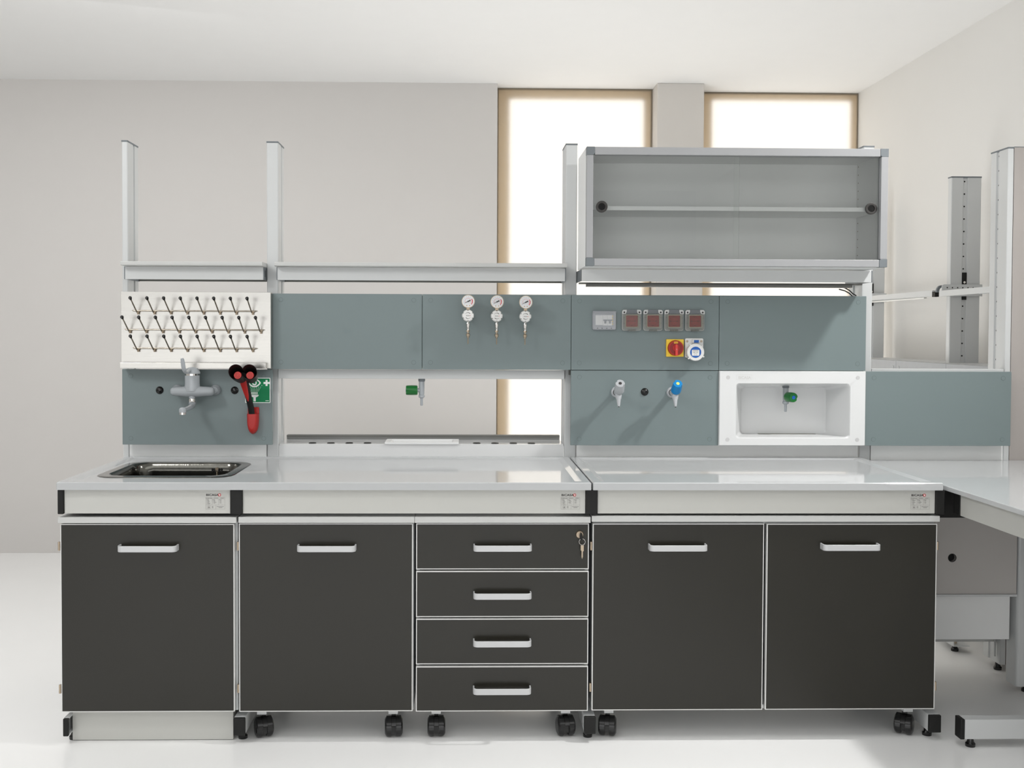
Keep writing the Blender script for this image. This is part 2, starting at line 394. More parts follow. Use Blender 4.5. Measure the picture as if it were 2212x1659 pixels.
def hinge(x, z, parent):
    m = MB(); m.cyl((x, .036, z), (x, .036, z+.029), .0042, n=10)
    m.cyl((x, .036, z+.006), (x, .036, z+.0066), .0048, n=10); m.cyl((x, .036, z+.022), (x, .036, z+.0226), .0048, n=10)
    m.box(min(x, x+.004), max(x, x+.004), .036, .05, z, z+.029)
    return obj('hinge', m, nickel_m, parent, smooth=True)
def caster(x, y, ang, parent, bottom=.1095):
    m = MB(); m.box(x-.016, x+.016, y-.030, y+.019, bottom-.027, bottom)
    c = obj('caster', m, paint_m, parent)
    R = Matrix.Rotation(ang, 4, 'Z'); T = Matrix.Translation((x, y, 0))
    def tr(mb): mb.v = [tuple(T @ R @ Vector(v)) for v in mb.v]; return mb
    st = MB().cyl((0, 0, .082), (0, 0, .097), .0065, n=12)
    obj('stem', tr(st), nickel_m, c, smooth=True)
    for sx in (-1, 1):
        wv = MB().revolve((sx*.008, -.012, .034), (sx*.031, -.012, .034), [(0, .0325), (.12, .034), (.6, .034), (.85, .031), (1, .024)], 28)
        obj('wheel', tr(wv), blackg_m, c, smooth=True)
    fk = MB(); fk.box(-.0075, .0075, -.012, .013, .055, .088); fk.box(-.0082, .0082, -.036, .012, .016, .040)
    fk.prism([(.037*math.cos(a)-.012, .034+.037*math.sin(a)) for a in [PI*.9-k*PI*1.0/10 for k in range(11)]]+[(.025*math.cos(a)-.012, .034+.025*math.sin(a)) for a in [-PI*.1+k*PI*1.0/10 for k in range(11)]], 'x', -.0078, .0078)
    for sx in (-1, 1): fk.prism([(.0358*math.cos(a)-.012, .034+.0358*math.sin(a)) for a in [PI*1.02-k*PI*.9/10 for k in range(11)]]+[(.027*math.cos(a)-.012, .034+.027*math.sin(a)) for a in [PI*.12+k*PI*.9/10 for k in range(11)]], 'x', sx*.0085, sx*.0255)
    obj('fork', tr(fk), blackg_m, c, smooth=True)
    return c
def carcass(x0, x1, z0, z1, parent, y0=.05, y1=.6, open_top=False):
    m = MB(); t = .012
    m.box(x0, x0+t, y0, y1, z0, z1); m.box(x1-t, x1, y0, y1, z0, z1); m.box(x0+t, x1-t, y0, y1, z0, z0+t); m.box(x0+t, x1-t, y1-t, y1, z0+t, z1)
    if open_top: m.box(x0+t, x1-t, y0, y0+.06, z1-t, z1)
    else: m.box(x0+t, x1-t, y0, y1, z1-t, z1)
    return obj('carcass', m, paint_m, parent, bevel=.0008)
def topboard(x0, x1, z0, z1, parent, y0=.018): return obj('top_board', MB().box(x0, x1, y0, .62, z0, z1), lam_m, parent, bevel=.0012)
c1 = thing('base_cabinet', 'anthracite single-door cabinet on a grey plinth under the sink', 'cabinet', (.3, .3, 0))
carcass(.0045, .5955, .1095, .758, c1, open_top=True)
m = MB(); m.box(-.002, .5965, .018, .13, .7585, .7785); m.box(-.002, .5965, .615, .62, .7585, .7785); m.box(-.002, .055, .13, .615, .7585, .7785); m.box(.555, .5965, .13, .615, .7585, .7785)
obj('top_board', m, lam_m, c1, bevel=.0012)
d = front('door', .0018, .587, .1115, .7535, c1); handle(.3016, .665, d); hinge(-.0045, .6625, d); hinge(-.0045, .1745, d)
obj('plinth', MB().box(.0255, .5745, .065, .56, .002, .109), apron_m, c1, bevel=.001)
c2 = thing('base_cabinet', 'anthracite single-door cabinet on casters left of the drawers', 'cabinet', (.9, .3, 0))
carcass(.6055, 1.1955, .1095, .758, c2); topboard(.6035, 1.1985, .7590, .7795, c2)
d = front('door', .6028, 1.1926, .1105, .755, c2); handle(.902, .665, d); hinge(.5985, .6625, d); hinge(.5985, .1745, d)
for x, a in ((.669, .35), (1.123, .08)): caster(x, .11, a, c2)
for x, a in ((.669, .9), (1.123, -.4)): caster(x, .54, a, c2)
c3 = thing('drawer_cabinet', 'anthracite four-drawer unit on casters with a key in its top drawer', 'cabinet', (1.5, .3, 0))
carcass(1.2035, 1.7945, .1095, .758, c3); topboard(1.1995, 1.7975, .7590, .7795, c3)
dr = []
for z0, z1, hz in ((.598, .755, .666), (.4343, .5916, .503), (.2718, .4279, .3407), (.109, .2639, .178)):
    d = front('drawer', 1.2038, 1.7932, z0, z1, c3); handle(1.4975, hz, d); dr.append(d)
m = MB(); m.revolve((1.761, .03, .7177), (1.761, .022, .7177), [(0, .0135), (.6, .0135), (1, .0115)], 24); m.cyl((1.761, .0222, .7177), (1.761, .0205, .7177), .0085, n=20)
obj('lock', m, nickel_m, dr[0], smooth=True)
for x, a in ((1.272, .03), (1.722, .12)): caster(x, .11, a, c3)
for x, a in ((1.272, .7), (1.722, -.9)): caster(x, .54, a, c3)
c4 = thing('base_cabinet', 'wide anthracite double-door cabinet on casters at right end of the row', 'cabinet', (2.4, .3, 0))
carcass(1.8095, 2.992, .1095, .762, c4); topboard(1.8015, 2.998, .7628, .7830, c4)
d = front('door', 1.8065, 2.3955, .1105, .7545, c4); handle(2.095, .6665, d); hinge(1.8022, .6625, d); hinge(1.8022, .1745, d)
d = front('door', 2.4052, 2.994, .1105, .7538, c4); handle(2.688, .668, d); hinge(2.9988, .6625, d); hinge(2.9988, .1745, d)
for x, a in ((1.873, -.2), (2.925, -.55)): caster(x, .11, a, c4)
for x, a in ((1.873, .5), (2.925, 1.2)): caster(x, .54, a, c4)
k = thing('keys', 'steel key on a split ring hanging from the drawer lock', 'keys', (1.768, .012, .637))
m = MB(); m.prism([(.0048*math.cos(a)+1.7648, .0125*math.sin(a)+.714) for a in [2*PI*i/18 for i in range(18)]], 'y', .004, .0195)
obj('key_head', m, black_m, k, bevel=.001)
obj('key_ring', MB().torus((1.768, .010, .696), (.12, 1, 0), .0105, .0007, 28, 6), chrome_m, k, smooth=True)
m = MB(); m.prism([(1.7632, .684), (1.7735, .684), (1.7735, .6645), (1.769, .662), (1.7632, .667)], 'y', .010, .0122)
m.prism([(1.7662, .664), (1.7702, .664), (1.7702, .645), (1.768, .637), (1.7662, .645)], 'y', .0104, .0118)
for q in range(5): m.box(1.7702, 1.7712, .0104, .0118, .644+q*.0038, .6458+q*.0038)
obj('hanging_key', m, nickel_m, k)

# ------------------------------------------------------------------ service spine
sp = thing('service_spine', 'row of pale grey upright posts and rails carrying the blue-grey panels', 'service spine', (1.8, .83, 0))
def post_poly(x0, x1, y0, y1, sl=.85, w_=.022, dep=.006):
    ys = y0+(y1-y0)*.6; c = .003
    return [(x0+c, y0), (x1-c, y0), (x1, y0+c), (x1, ys-w_/2), (x1-dep, ys-w_/2+.002), (x1-dep, ys+w_/2-.002), (x1, ys+w_/2), (x1, y1-c), (x1-c, y1), (x0+c, y1), (x0, y1-c),
            (x0, ys+w_/2), (x0+dep, ys+w_/2-.002), (x0+dep, ys-w_/2+.002), (x0, ys-w_/2), (x0, y0+c)], ys
def post(x0, x1, y0=.76, y1=.902, z0=.032, parent=None):
    poly, ys = post_poly(x0, x1, y0, y1)
    p = obj('post', MB().prism(poly, 'z', z0, 2.170), paint_m, parent, bevel=.0008)
    obj('post_cap', MB().prism([(x0-.0008, y0-.0008), (x1+.0008, y0-.0008), (x1+.0008, y1+.0008), (x0-.0008, y1+.0008)], 'z', 2.170, 2.1765), cap_m, p, bevel=.0008)
    m = MB()
    for q in range(34):
        z = 2.152-q*.0608*1.0
        if z < .1: break
        for xx, sx in ((x1-.006, 1), (x0+.006, -1)):
            m.prism(circ(ys, z, .0035, 8), 'x', xx-.0005, xx+.0004)
    obj('slot_holes', m, hole_m, p, kind='stuff')
    return p
for x0, x1 in ((-.0175, .0062), (.5655, .612), (1.779, 1.8262), (3.0, 3.045), (3.60, 3.6245)):
    p = post(x0, x1, parent=sp); foot((x0+x1)/2, .80, p)
m = MB(); m.box(3.578, 3.599, .762, .86, .05, .16)
obj('spring_latch', MB().tube([(3.594, .80, .20), (3.592, .79, .17), (3.592, .785, .06)], .004, 8), paint_m, sp, smooth=True)
PX = lambda k_: -.0019+.6*k_
ROWU = (1.2562, 1.5592); ROWL = (.9515, 1.2540)
def cap(x, z, parent, m_=None, y=.70):
    mm = MB()
    if m_ is None:
        mm.prism(circ(x, z, .0088, 24), 'y', y-.0005, y+.001, 1); mm.prism(circ(x, z, .0079, 24), 'y', y-.0008, y+.001, 0)
        return obj('cover_cap', mm, [blue_m, bluedk_m], parent)
    mm.prism(circ(x, z, .0080, 24), 'y', y-.0008, y+.001, 0)
    return obj('cover_cap', mm, [m_], parent)
def emboss(x, z, parent, m_, y, wdt=.036, h=.012):
    mm = MB(); strokes(mm, [(x, z), (x+wdt, z), (x+wdt, z-h), (x, z-h), (x, z)], .0006, y, 0)
    merge(mm, text_mb('BICASA', h*.75, x+wdt*.12, z-h*.80, y, 0, sx=.95))
    return obj('embossed_mark', mm, [m_], parent, label='faint embossed lettering in a frame')
def panel(k_, row, caps, emb=None):
    x0, x1 = PX(k_)+.0008, PX(k_+1)-.0008; z0, z1 = row
    mm = MB().box(x0, x1, .70, .718, z0, z1)
    for bx in (x0+.03, x1-.06):
        mm.box(bx, bx+.03, .718, .758, z0+.02, z1-.02)
    p = obj('panel', mm, blue_m, sp, bevel=.0012)
    for cx, cz in caps: cap(cx, cz, p)
    if emb: emboss(emb[0], emb[1], p, bluedk2_m, .6997)
    return p
bluedk2_m = mat('blue_grey_emboss', (116, 130, 133), .5)
ZU = (1.5345, 1.2845); ZL = (1.2275, .977)
for k_ in (1, 2, 3, 4):
    xa, xb = PX(k_)+.034, PX(k_+1)-.034
    panel(k_, ROWU, [(x, z) for x in (xa, xb) for z in ZU], {1: (.880, 1.4156), 3: (2.0, 1.42), 4: (2.677, 1.4165)}.get(k_))
for k_ in (0, 3, 5):
    xa, xb = PX(k_)+.035, PX(k_+1)-.035
    panel(k_, ROWL, [(x, z) for x in (xa, xb) for z in ZL], {0: (.335, 1.100), 3: (2.0768, 1.1100), 5: (3.2748, 1.1122)}[k_])
skirt_m = mat('skirting_laminate', (236, 237, 236), .4)
# skirting boards, rails, sill
for x0, x1 in ((.0085, .563), (1.829, 2.993), (3.047, 3.598)):
    obj('skirting', MB().box(x0, x1, .7605, .79, .80, .951), skirt_m, sp)
    obj('rear_cladding', MB().box(x0, x1, .79, .80, .12, .88), lam_m, sp)
obj('rail', MB().box(3.047, 3.598, .762, .80, 1.235, 1.2625), paint_m, sp, bevel=.001)
obj('rail', MB().box(.6155, 1.7755, .735, .775, 1.2168, 1.2530), paint_m, sp, bevel=.0015)
m = MB(); m.box(.6155, 1.7755, .7605, .775, .885, .9485); m.box(.613, 1.778, .775, .955, .940, .9485)
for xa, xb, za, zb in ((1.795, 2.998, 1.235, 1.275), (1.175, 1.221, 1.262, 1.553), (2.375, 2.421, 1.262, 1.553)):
    obj('added_light_block_strip', MB().box(xa, xb, .722, .757, za, zb), slot_m, sp)  # dark strips added behind panel joints so no light shows through the gaps
sill = obj('sill', m, mat('sill_resin', (214, 215, 215), .08, var=.01), sp, bevel=.001)
m = MB(); m.box(.613, 1.778, .956, .985, .935, .9575, 0); m.box(.613, 1.778, .954, .99, .9575, .9665, 1)
obj('rear_rail', m, [mat('rear_rail_shade', (140, 140, 138), .5), mat('rear_rail_lip', (112, 112, 108), .5)], sp)  # rail greys painted dark for the shade on its face under the lip
for x in (.745, .8205, .896, .971, 1.4205, 1.496, 1.5715, 1.6465):
    obj('grommet', MB().revolve((x, .795, .9485), (x, .795, .9520), [(0, .0158), (.5, .0155), (1, .0125)], 24), black_m, sill, smooth=True)
t = thing('cup_sink', 'narrow white rectangular drip basin set in the sill below the green tap', 'basin', (1.194, .83, .94))
m = MB(); L = [ring3(1.043, 1.347, .752, .905, .004, .9490), ring3(1.043, 1.347, .752, .905, .004, .9545), ring3(1.0445, 1.3455, .7535, .9035, .004, .956), ring3(1.0655, 1.3245, .775, .882, .006, .956), ring3(1.071, 1.319, .781, .876, .006, .9495)]
m.loft(L, True, True); obj('basin_body', m, white_m, t, smooth=True)
# modesty panels under the right bench
mp = thing('modesty_panel', 'grey back panel with a black cable hole under the right-hand worktop', 'panel', (3.3, .5, .38))
m = MB(); N = 24; cx, cz, r_ = 3.2659, .5373, .0150
outer = []
for i in range(N):
    a = 2*PI*i/N+PI/4; c_, s_ = math.cos(a), math.sin(a); q = .09/max(abs(c_), abs(s_)); outer.append((cx+c_*q, cz+s_*q))
inner = circ(cx, cz, r_, N, PI/4)
m.loft([[(x, .49, z) for x, z in outer], [(x, .49, z) for x, z in inner], [(x, .508, z) for x, z in inner]], False, False)
X0, X1, Z0, Z1 = 3.02, 3.520, .3955, .868
for b in ((X0, cx-.09, Z0, Z1), (cx+.09, X1, Z0, Z1), (cx-.09, cx+.09, cz+.09, Z1), (cx-.09, cx+.09, Z0, cz-.09)): m.add([(b[0], .49, b[2]), (b[1], .49, b[2]), (b[1], .49, b[3]), (b[0], .49, b[3])], [(0, 1, 2, 3)])
m.box(X0, X1, .508, .51, Z0, Z1)
obj('board', m, mat('modesty_grey', (190, 186, 182), .45), mp)
obj('cable_hole', MB().torus((cx, .49, cz), (0, 1, 0), .0155, .0012, 28, 6), black_m, mp, smooth=True)
obj('hole_back', MB().cyl((cx, .504, cz), (cx, .507, cz), .0149, n=24), hole_m, mp)
obj('lower_ledge', MB().box(X0, X1, .482, .512, .3865, .3955), paint_m, mp, bevel=.001)
tag(obj('service_box', MB().box(3.03, 3.5115, .52, .66, .2085, .3855), skirt_m, bevel=.0015), 'plain grey box fixed low behind the cable-hole panel at right', 'box')
mp2 = thing('modesty_panel', 'shaded grey panel with a sloping lower ledge at the right edge, no hole', 'panel', (3.69, -.4, .38))
obj('board', MB().box(3.680, 3.692, -1.45, .49, .3955, .868), MATS['modesty_grey'], mp2)
obj('lower_ledge', MB().box(3.672, 3.695, -1.45, .49, .3865, .3955), paint_m, mp2)
# partition at the right end
pp = thing('partition_panel', 'tall pinkish grey partition panel beside the last post at right', 'partition', (4.0, .79, 0))
m = MB().box(3.6275, 3.94, .765, .90, .03, 2.176)
obj('board', m, part_m, pp)
obj('top_trim', MB().box(3.6275, 3.94, .764, .901, 2.176, 2.1785), cap_m, pp)

# ------------------------------------------------------------------ shelves between the posts
def shelf(x0, x1, label, ya=.705, yb=.66, z0=1.614, z1=1.6645):
    t = thing('hanging_shelf', label, 'shelf', ((x0+x1)/2, .8, z0))
    m = MB(); m.box(x0+.004, x1-.004, ya, ya+.0025, z0, z1); m.box(x0+.004, x1-.004, ya+.0025, ya+.014, z0, z0+.0025); m.box(x0+.004, x1-.004, ya+.0025, ya+.014, z1-.0025, z1)
    obj('apron', m, paint_m, t, bevel=.0006)
    obj('board', MB().prism([(yb+.003, 1.6665), (yb, 1.6695), (yb, 1.680), (yb+.003, 1.683), (.90, 1.683), (.90, 1.6665)], 'x', x0-.001, x1+.001), lam_m, t, smooth=False, bevel=.001)
    for xx in (x0, x1-.0035):
        b = obj('bracket', MB().box(xx, xx+.0035, ya+.001, .90, z0, z1), cap_m, t)
        obj('bracket_slot', MB().box(xx-.0003, xx+.0038, ya+.02, ya+.03, z0+.012, z1-.012), hole_m, b)
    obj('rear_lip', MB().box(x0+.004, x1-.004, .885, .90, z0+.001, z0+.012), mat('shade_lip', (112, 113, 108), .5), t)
    return t
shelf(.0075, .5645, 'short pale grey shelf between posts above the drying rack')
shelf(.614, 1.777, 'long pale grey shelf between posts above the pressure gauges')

# ------------------------------------------------------------------ glazed wall cabinet
wc = thing('wall_cabinet', 'grey wall cabinet with sliding glass doors and one inner shelf', 'cabinet', (2.4, .6, 1.66))
X0, X1, Y0, Y1, Z0, Z1 = 1.8275, 2.979, .45, .735, 1.6605, 2.1105
T = .026
fr_m = mat('aluminium_frame', (160, 161, 163), .4, metal=.1)
m = MB(); m.box(X0, X0+.018, Y0+.03, Y1, Z0, Z1); m.box(X1-.018, X1, Y0+.03, Y1, Z0, Z1); m.box(X0+.018, X1-.018, Y0+.03, Y1, Z0, Z0+.018); m.box(X0+.018, X1-.018, Y0+.03, Y1, Z1-.018, Z1); m.box(X0+.018, X1-.018, Y1-.012, Y1, Z0+.018, Z1-.018)
ca = obj('carcass', m, cabin_m, wc, bevel=.001)
for nm, b in (('frame_rail', (X0+.031, X1-.031, Y0+.001, Y0+.03, Z1-.030, Z1-.0005)), ('frame_rail', (X0+.031, X1-.031, Y0+.001, Y0+.03, Z0+.0005, Z0+.028)),
              ('frame_stile', (X0+.0005, X0+.0255, Y0+.001, Y0+.03, Z0+.031, Z1-.031)), ('frame_stile', (X1-.0275, X1-.0005, Y0+.001, Y0+.03, Z0+.031, Z1-.031))):
    obj(nm, MB().box(*b), fr_m, wc, bevel=.0015)
for sx, xx in ((1, X0), (-1, X1)):
    for sz, zz in ((1, Z0), (-1, Z1)):
        poly = [(xx, zz), (xx+sx*.031, zz), (xx+sx*.031, zz+sz*.025), (xx+sx*.025, zz+sz*.031), (xx, zz+sz*.031)]
        obj('corner_block', MB().prism(poly, 'y', Y0, Y0+.03), cap_m, wc, bevel=.0012)
obj('inner_shelf', MB().box(X0+.020, X1-.020, Y0+.045, Y1-.014, 1.876, 1.8925), mat('shelf_board', (244, 245, 244), .4), wc, bevel=.0012)
for x0_, x1_, yy, px_ in ((X0+.022, 2.4115, Y0+.0105, 1.8868), (2.3935, X1-.024, Y0+.0195, 2.9212)):
    g = obj('glass_door', MB().box(x0_, x1_, yy, yy+.004, Z0+.024, Z1-.026), glass_m, wc)
    ring = MB(); ring.loft([[(x, yy-.0035, z) for x, z in circ(px_, 1.885, rr_, 28)] for rr_ in (.0222, .0218)]+[[(x, yy-.0045, z) for x, z in circ(px_, 1.885, .019, 28)], [(x, yy-.0035, z) for x, z in circ(px_, 1.885, .0135, 28)], [(x, yy+.006, z) for x, z in circ(px_, 1.885, .0125, 28)]], False, False)
    ring.prism(circ(px_, 1.885, .0135, 28), 'y', yy+.001, yy+.006, 1)
    ring.cyl((px_, yy-.0035, 1.885), (px_, yy+.0045, 1.885), .0218, n=28, caps=False)
    obj('finger_pull', ring, [mat('rubber_%d' % int(px_*10), (44, 42, 40), .5), hole_m], g, smooth=True)
m = MB()
for q in range(13):
    z = 2.081-q*.0325
    if abs(z-1.885) < .02: continue
    for yy in (.497, .708): m.cyl((X1-.0181, yy, z), (X1-.0189, yy, z), .0022, n=8); m.cyl((X0+.0181, yy, z), (X0+.0189, yy, z), .0022, n=8)
obj('pin_holes', m, mat('pin_brown', (120, 96, 66), .6), ca, kind='stuff')
m = MB(); m.box(1.8305, 2.981, .61, .6125, 1.6105, 1.6560); m.box(1.8305, 2.981, .6125, .63, 1.6105, 1.6130); m.box(1.8305, 2.981, .6125, .63, 1.6535, 1.6560)
obj('support_rail', m, paint_m, wc, bevel=.0006)
for xx in (1.8268, 2.9825): obj('bracket', MB().box(xx, xx+.0033, .612, .90, 1.6105, 1.6565), cap_m, wc)
lt = thing('shelf_light', 'thin grey strip light under the glazed wall cabinet', 'light', (2.4, .71, 1.592))
obj('housing', MB().prism([(.690, 1.594), (.693, 1.5925), (.727, 1.5925), (.73, 1.594), (.73, 1.603), (.690, 1.603)], 'x', 1.860, 2.936), MATS['rear_rail_lip'], lt, bevel=.0008)
obj('mount', MB().box(1.832, 2.980, .70, .74, 1.6035, 1.6095), MATS['rear_rail_lip'], lt)
for dz in (0, .012): obj('cable', MB().tube([(2.90, .74, 1.600-dz), (2.93, .76, 1.595-dz), (2.955, .775, 1.585-dz), (2.975, .79, 1.572-dz), (2.992, .80, 1.565-dz)], .0025, 8), black_m, lt, smooth=True)

# ------------------------------------------------------------------ drying rack
dk = thing('drying_rack', 'brushed steel drying board with three rows of black-tipped pegs', 'rack', (.306, .68, 1.26))
m = MB(); m.box(.0095, .6000, .655, .6575, 1.2600, 1.5620); m.box(.0095, .012, .6575, .695, 1.26, 1.562); m.box(.5975, .600, .6575, .695, 1.26, 1.562); m.box(.012, .5975, .6575, .695, 1.5595, 1.562); m.box(.012, .5975, .6575, .695, 1.26, 1.2625)
m.box(.03, .06, .695, .758, 1.28, 1.55); m.box(.54, .568, .695, .758, 1.28, 1.55)
obj('back_board', m, steel_m, dk, bevel=.001)
m = MB(); m.box(.0135, .5850, .6275, .629, 1.2605, 1.2825); m.box(.0135, .5850, .629, .6545, 1.2605, 1.262); m.box(.0135, .015, .629, .6545, 1.262, 1.2825); m.box(.5835, .5850, .629, .6545, 1.262, 1.2825)
obj('drip_tray', m, steel_m, dk, bevel=.0006)
peg0 = None
for zr, xa, xb, xs, n_ in ((1.487, .060, .5425, .0785, 8), (1.4125, .030, .572, .0465, 9), (1.339, .062, .5435, .0785, 8)):
    m = MB(); m.cyl((xa, .648, zr), (xb, .648, zr), .0030, n=10)
    for xx in (xa, (xa+xb)/2, xb): m.torus((xx, .650, zr+.001), (.2, 0, 1), .0042, .0013, 16, 6)
    obj('peg_rail', m, rod_m, dk, smooth=True)
    for q in range(n_):
        x = xs+.0644*q; loc = Vector((x, .648, zr))
        if peg0 is None:
            m = MB(); m.tube([(x+.001, .652, zr-.006), (x-.002, .643, zr-.006), (x-.006, .574, zr+.046)], .0027, 8)
            peg0 = obj('peg', m, rod_m, dk, smooth=True, loc=loc)
            obj('peg_tip', MB().revolve((x-.0056, .581, zr+.041), (x-.0064, .567, zr+.0515), [(0, .0034), (.3, .0052), (.7, .0070), (.9, .0058), (1, .0025)], 12), blackg_m, peg0, smooth=True)
            m = MB(); m.cyl((x+.001, .645, zr-.001), (x+.001, .645, zr-.0145), .0036, n=6); m.cyl((x-.004, .645, zr-.004), (x+.006, .650, zr-.002), .004, n=10)
            obj('clamp_nut', m, nickel_m, peg0, smooth=True)
        else: copy_tree(peg0, loc-wl(dk), None, dk)

# ------------------------------------------------------------------ mixer tap
tp = thing('mixer_tap', 'grey single-lever wall mixer tap above the sink', 'tap', (.295, .65, 1.09))
xf = (.2202, .3712); zf = 1.172
for x in xf:
    obj('wall_flange', MB().revolve((x, .70, zf), (x, .672, zf), [(0, .0215), (.35, .0215), (.6, .017), (.8, .0145), (1, .0135)], 24), tapg_m, tp, smooth=True)
m = MB()
def ell(cx, cy, cz, ry, rz, n=20): return [(cx, cy+ry*math.cos(2*PI*i/n), cz+rz*math.sin(2*PI*i/n)) for i in range(n)]
L = []
for x, ry, rz, dy in ((.2085, .006, .006, 0), (.210, .013, .012, 0), (.2165, .019, .0165, 0), (.232, .0215, .0185, 0), (.255, .023, .020, -.002), (.275, .026, .022, -.004), (.295, .027, .0225, -.004), (.315, .026, .022, -.004), (.335, .023, .020, -.002), (.358, .0215, .0185, 0), (.372, .019, .0165, 0), (.378, .013, .012, 0), (.380, .006, .006, 0)):
    L.append(ell(x, .640+dy, zf-.003, ry, rz))
m.loft(L); obj('valve_body', m, tapg_m, tp, smooth=True)
obj('neck', MB().revolve((.295, .634, zf), (.295, .634, 1.2325), [(0, .030), (.35, .0295), (.45, .0285), (.97, .0285), (1, .0275)], 28), tapg_m, tp, smooth=True)
obj('chrome_ring', MB().cyl((.295, .634, 1.2325), (.295, .634, 1.2395), .0262, n=28), chrome_m, tp, smooth=True)
L = []
for t_, r_, dx in ((0, .0305, 0), (.004, .031, 0), (.010, .029, .0005), (.016, .0255, .001), (.021, .0205, .0015), (.025, .014, .0015), (.0268, .007, .0015)):
    L.append([(.295+dx*0+r_*math.cos(2*PI*i/28), .634+r_*math.sin(2*PI*i/28), 1.2395+t_) for i in range(28)])
mm = MB(); mm.loft(L); hd = obj('lever_head', mm, tapg_m, tp, smooth=True)
mm = MB(); mm.cyl((.289, .609, 1.2455), (.289, .6045, 1.2450), .005, n=16, mi=0); mm.add([(.289, .604, 1.2412), (.2852, .604, 1.243), (.2852, .604, 1.247), (.289, .604, 1.2488)], [(0, 1, 2, 3)], 1); mm.add([(.289, .604, 1.2412), (.2928, .604, 1.243), (.2928, .604, 1.247), (.289, .604, 1.2488)], [(0, 1, 2, 3)], 2)
obj('hot_cold_mark', mm, [chrome_m, inkr_m, bluep_m], hd)
pth = [(.290, .622, 1.2555), (.290, .600, 1.2525), (.2895, .580, 1.2475), (.289, .562, 1.2455), (.288, .549, 1.249), (.2865, .541, 1.258), (.285, .537, 1.272), (.284, .534, 1.287), (.283, .531, 1.300), (.283, .530, 1.3035)]
wd = [.0070, .0070, .0062, .0062, .0068, .0078, .0082, .0082, .0066, .003]
L = []
for i, p in enumerate(pth):
    P = Vector(p); tg = (Vector(pth[min(i+1, len(pth)-1)])-Vector(pth[max(i-1, 0)])).normalized(); u = Vector((1, 0, 0)); v = tg.cross(u).normalized(); th = .0065 if i < 3 else .0042
    L.append([P+u*wd[i]*math.cos(2*PI*q/14)+v*th*math.sin(2*PI*q/14) for q in range(14)])
mm = MB(); mm.loft(L); obj('lever', mm, tapg_m, tp, smooth=True)
obj('spout_collar', MB().revolve((.295, .632, 1.152), (.295, .632, 1.141), [(0, .013), (1, .012)], 20), tapg_m, tp, smooth=True)
obj('chrome_nut', MB().revolve((.295, .632, 1.141), (.295, .632, 1.1275), [(0, .0128), (.2, .0138), (.8, .0138), (1, .0128)], 12), chrome_m, tp, smooth=True)
mm = MB(); mm.tube([(.295, .634, 1.1275), (.295, .634, 1.120), (.295, .628, 1.114), (.295, .612, 1.110), (.2945, .57, 1.107), (.294, .53, 1.106), (.2935, .500, 1.106)], [.0138, .0140, .0125, .0105, .0095, .0092, .0095], 18)
mm.revolve((.293, .495, 1.1165), (.293, .495, 1.0965), [(0, .004), (.12, .010), (.35, .0135), (1, .0135)], 20)
so = obj('spout', mm, tapg_m, tp, smooth=True)
obj('aerator', MB().cyl((.293, .495, 1.0965), (.293, .495, 1.0885), .0122, n=20), chrome_m, so, smooth=True)

# ------------------------------------------------------------------ black plugs
for x, z, lb in ((.1483, 1.170, 'glossy black round plug on the blue-grey panel left of the mixer tap'), (.4473, 1.1705, 'glossy black round plug between the mixer tap and the eyewash'), (2.0978, 1.1684, 'glossy black round plug between the grey and blue laboratory taps')):
    tag(obj('blanking_plug', MB().revolve((x, .70, z), (x, .690, z), [(0, .0155), (.15, .0155), (.45, .0135), (.75, .0095), (.93, .005), (1, .002)], 28), blackg_m, smooth=True), lb, 'plug')

# ------------------------------------------------------------------ eyewash, its holder and sign
ho = thing('eyewash_holder', 'red pocket holder on the panel carrying the eyewash handle', 'holder', (.523, .68, .996))
pts = [(.5005, 1.0780), (.5005, 1.05), (.502, 1.03), (.506, 1.013), (.512, 1.002), (.519, .9965), (.5255, .9965), (.533, 1.002), (.539, 1.013), (.543, 1.03), (.5445, 1.05), (.5445, 1.0780)]
L = []
for yy, sc in ((.6995, 1.), (.684, 1.), (.672, .94), (.663, .80), (.659, .55)):
    L.append([(.5225+(x-.5225)*sc, yy, 1.05+(z-1.05)*(sc if z < 1.05 else 1.)) for x, z in pts])
mm = MB(); mm.loft(L, True, True)
obj('pocket', mm, red_m, ho, smooth=True)
obj('back_plate', MB().box(.5005, .5450, .690, .6998, 1.072, 1.1035), red_m, ho, bevel=.003)
ey = thing('eyewash', 'black twin-cup eyewash with red nozzles and handle inlay', 'eyewash', (.512, .62, 1.07))
# outline of two merged cups, rim in front, smaller and lower behind
def eight(cx, cz, d, r, n=20):
    pts = []; al = math.acos(d/r)
    for i in range(n+1):
        a = al+(2*PI-2*al)*i/n; pts.append((cx-d+r*math.cos(a), cz+r*math.sin(a)))
    for i in range(1, n):
        a = -(PI-al)+(2*PI-2*al)*i/n; pts.append((cx+d+r*math.cos(a), cz+r*math.sin(a)))
    return pts
def e3(y, cz, d, r, cx=.5135): return [(x, y+ (z-cz)*-.10, z) for x, z in eight(cx, cz, d, r)]
mm = MB(); mm.loft([e3(.62, 1.222, .0165, .020), e3(.60, 1.228, .0205, .0245), e3(.565, 1.240, .0240, .0285), e3(.535, 1.2505, .0258, .0298), e3(.534, 1.2505, .0258, .0285), e3(.565, 1.240, .0252, .0268), e3(.612, 1.228, .0185, .022)], True, True)
obj('twin_cup', mm, mat('black_rubber', (24, 20, 20), .5), ey, smooth=True)
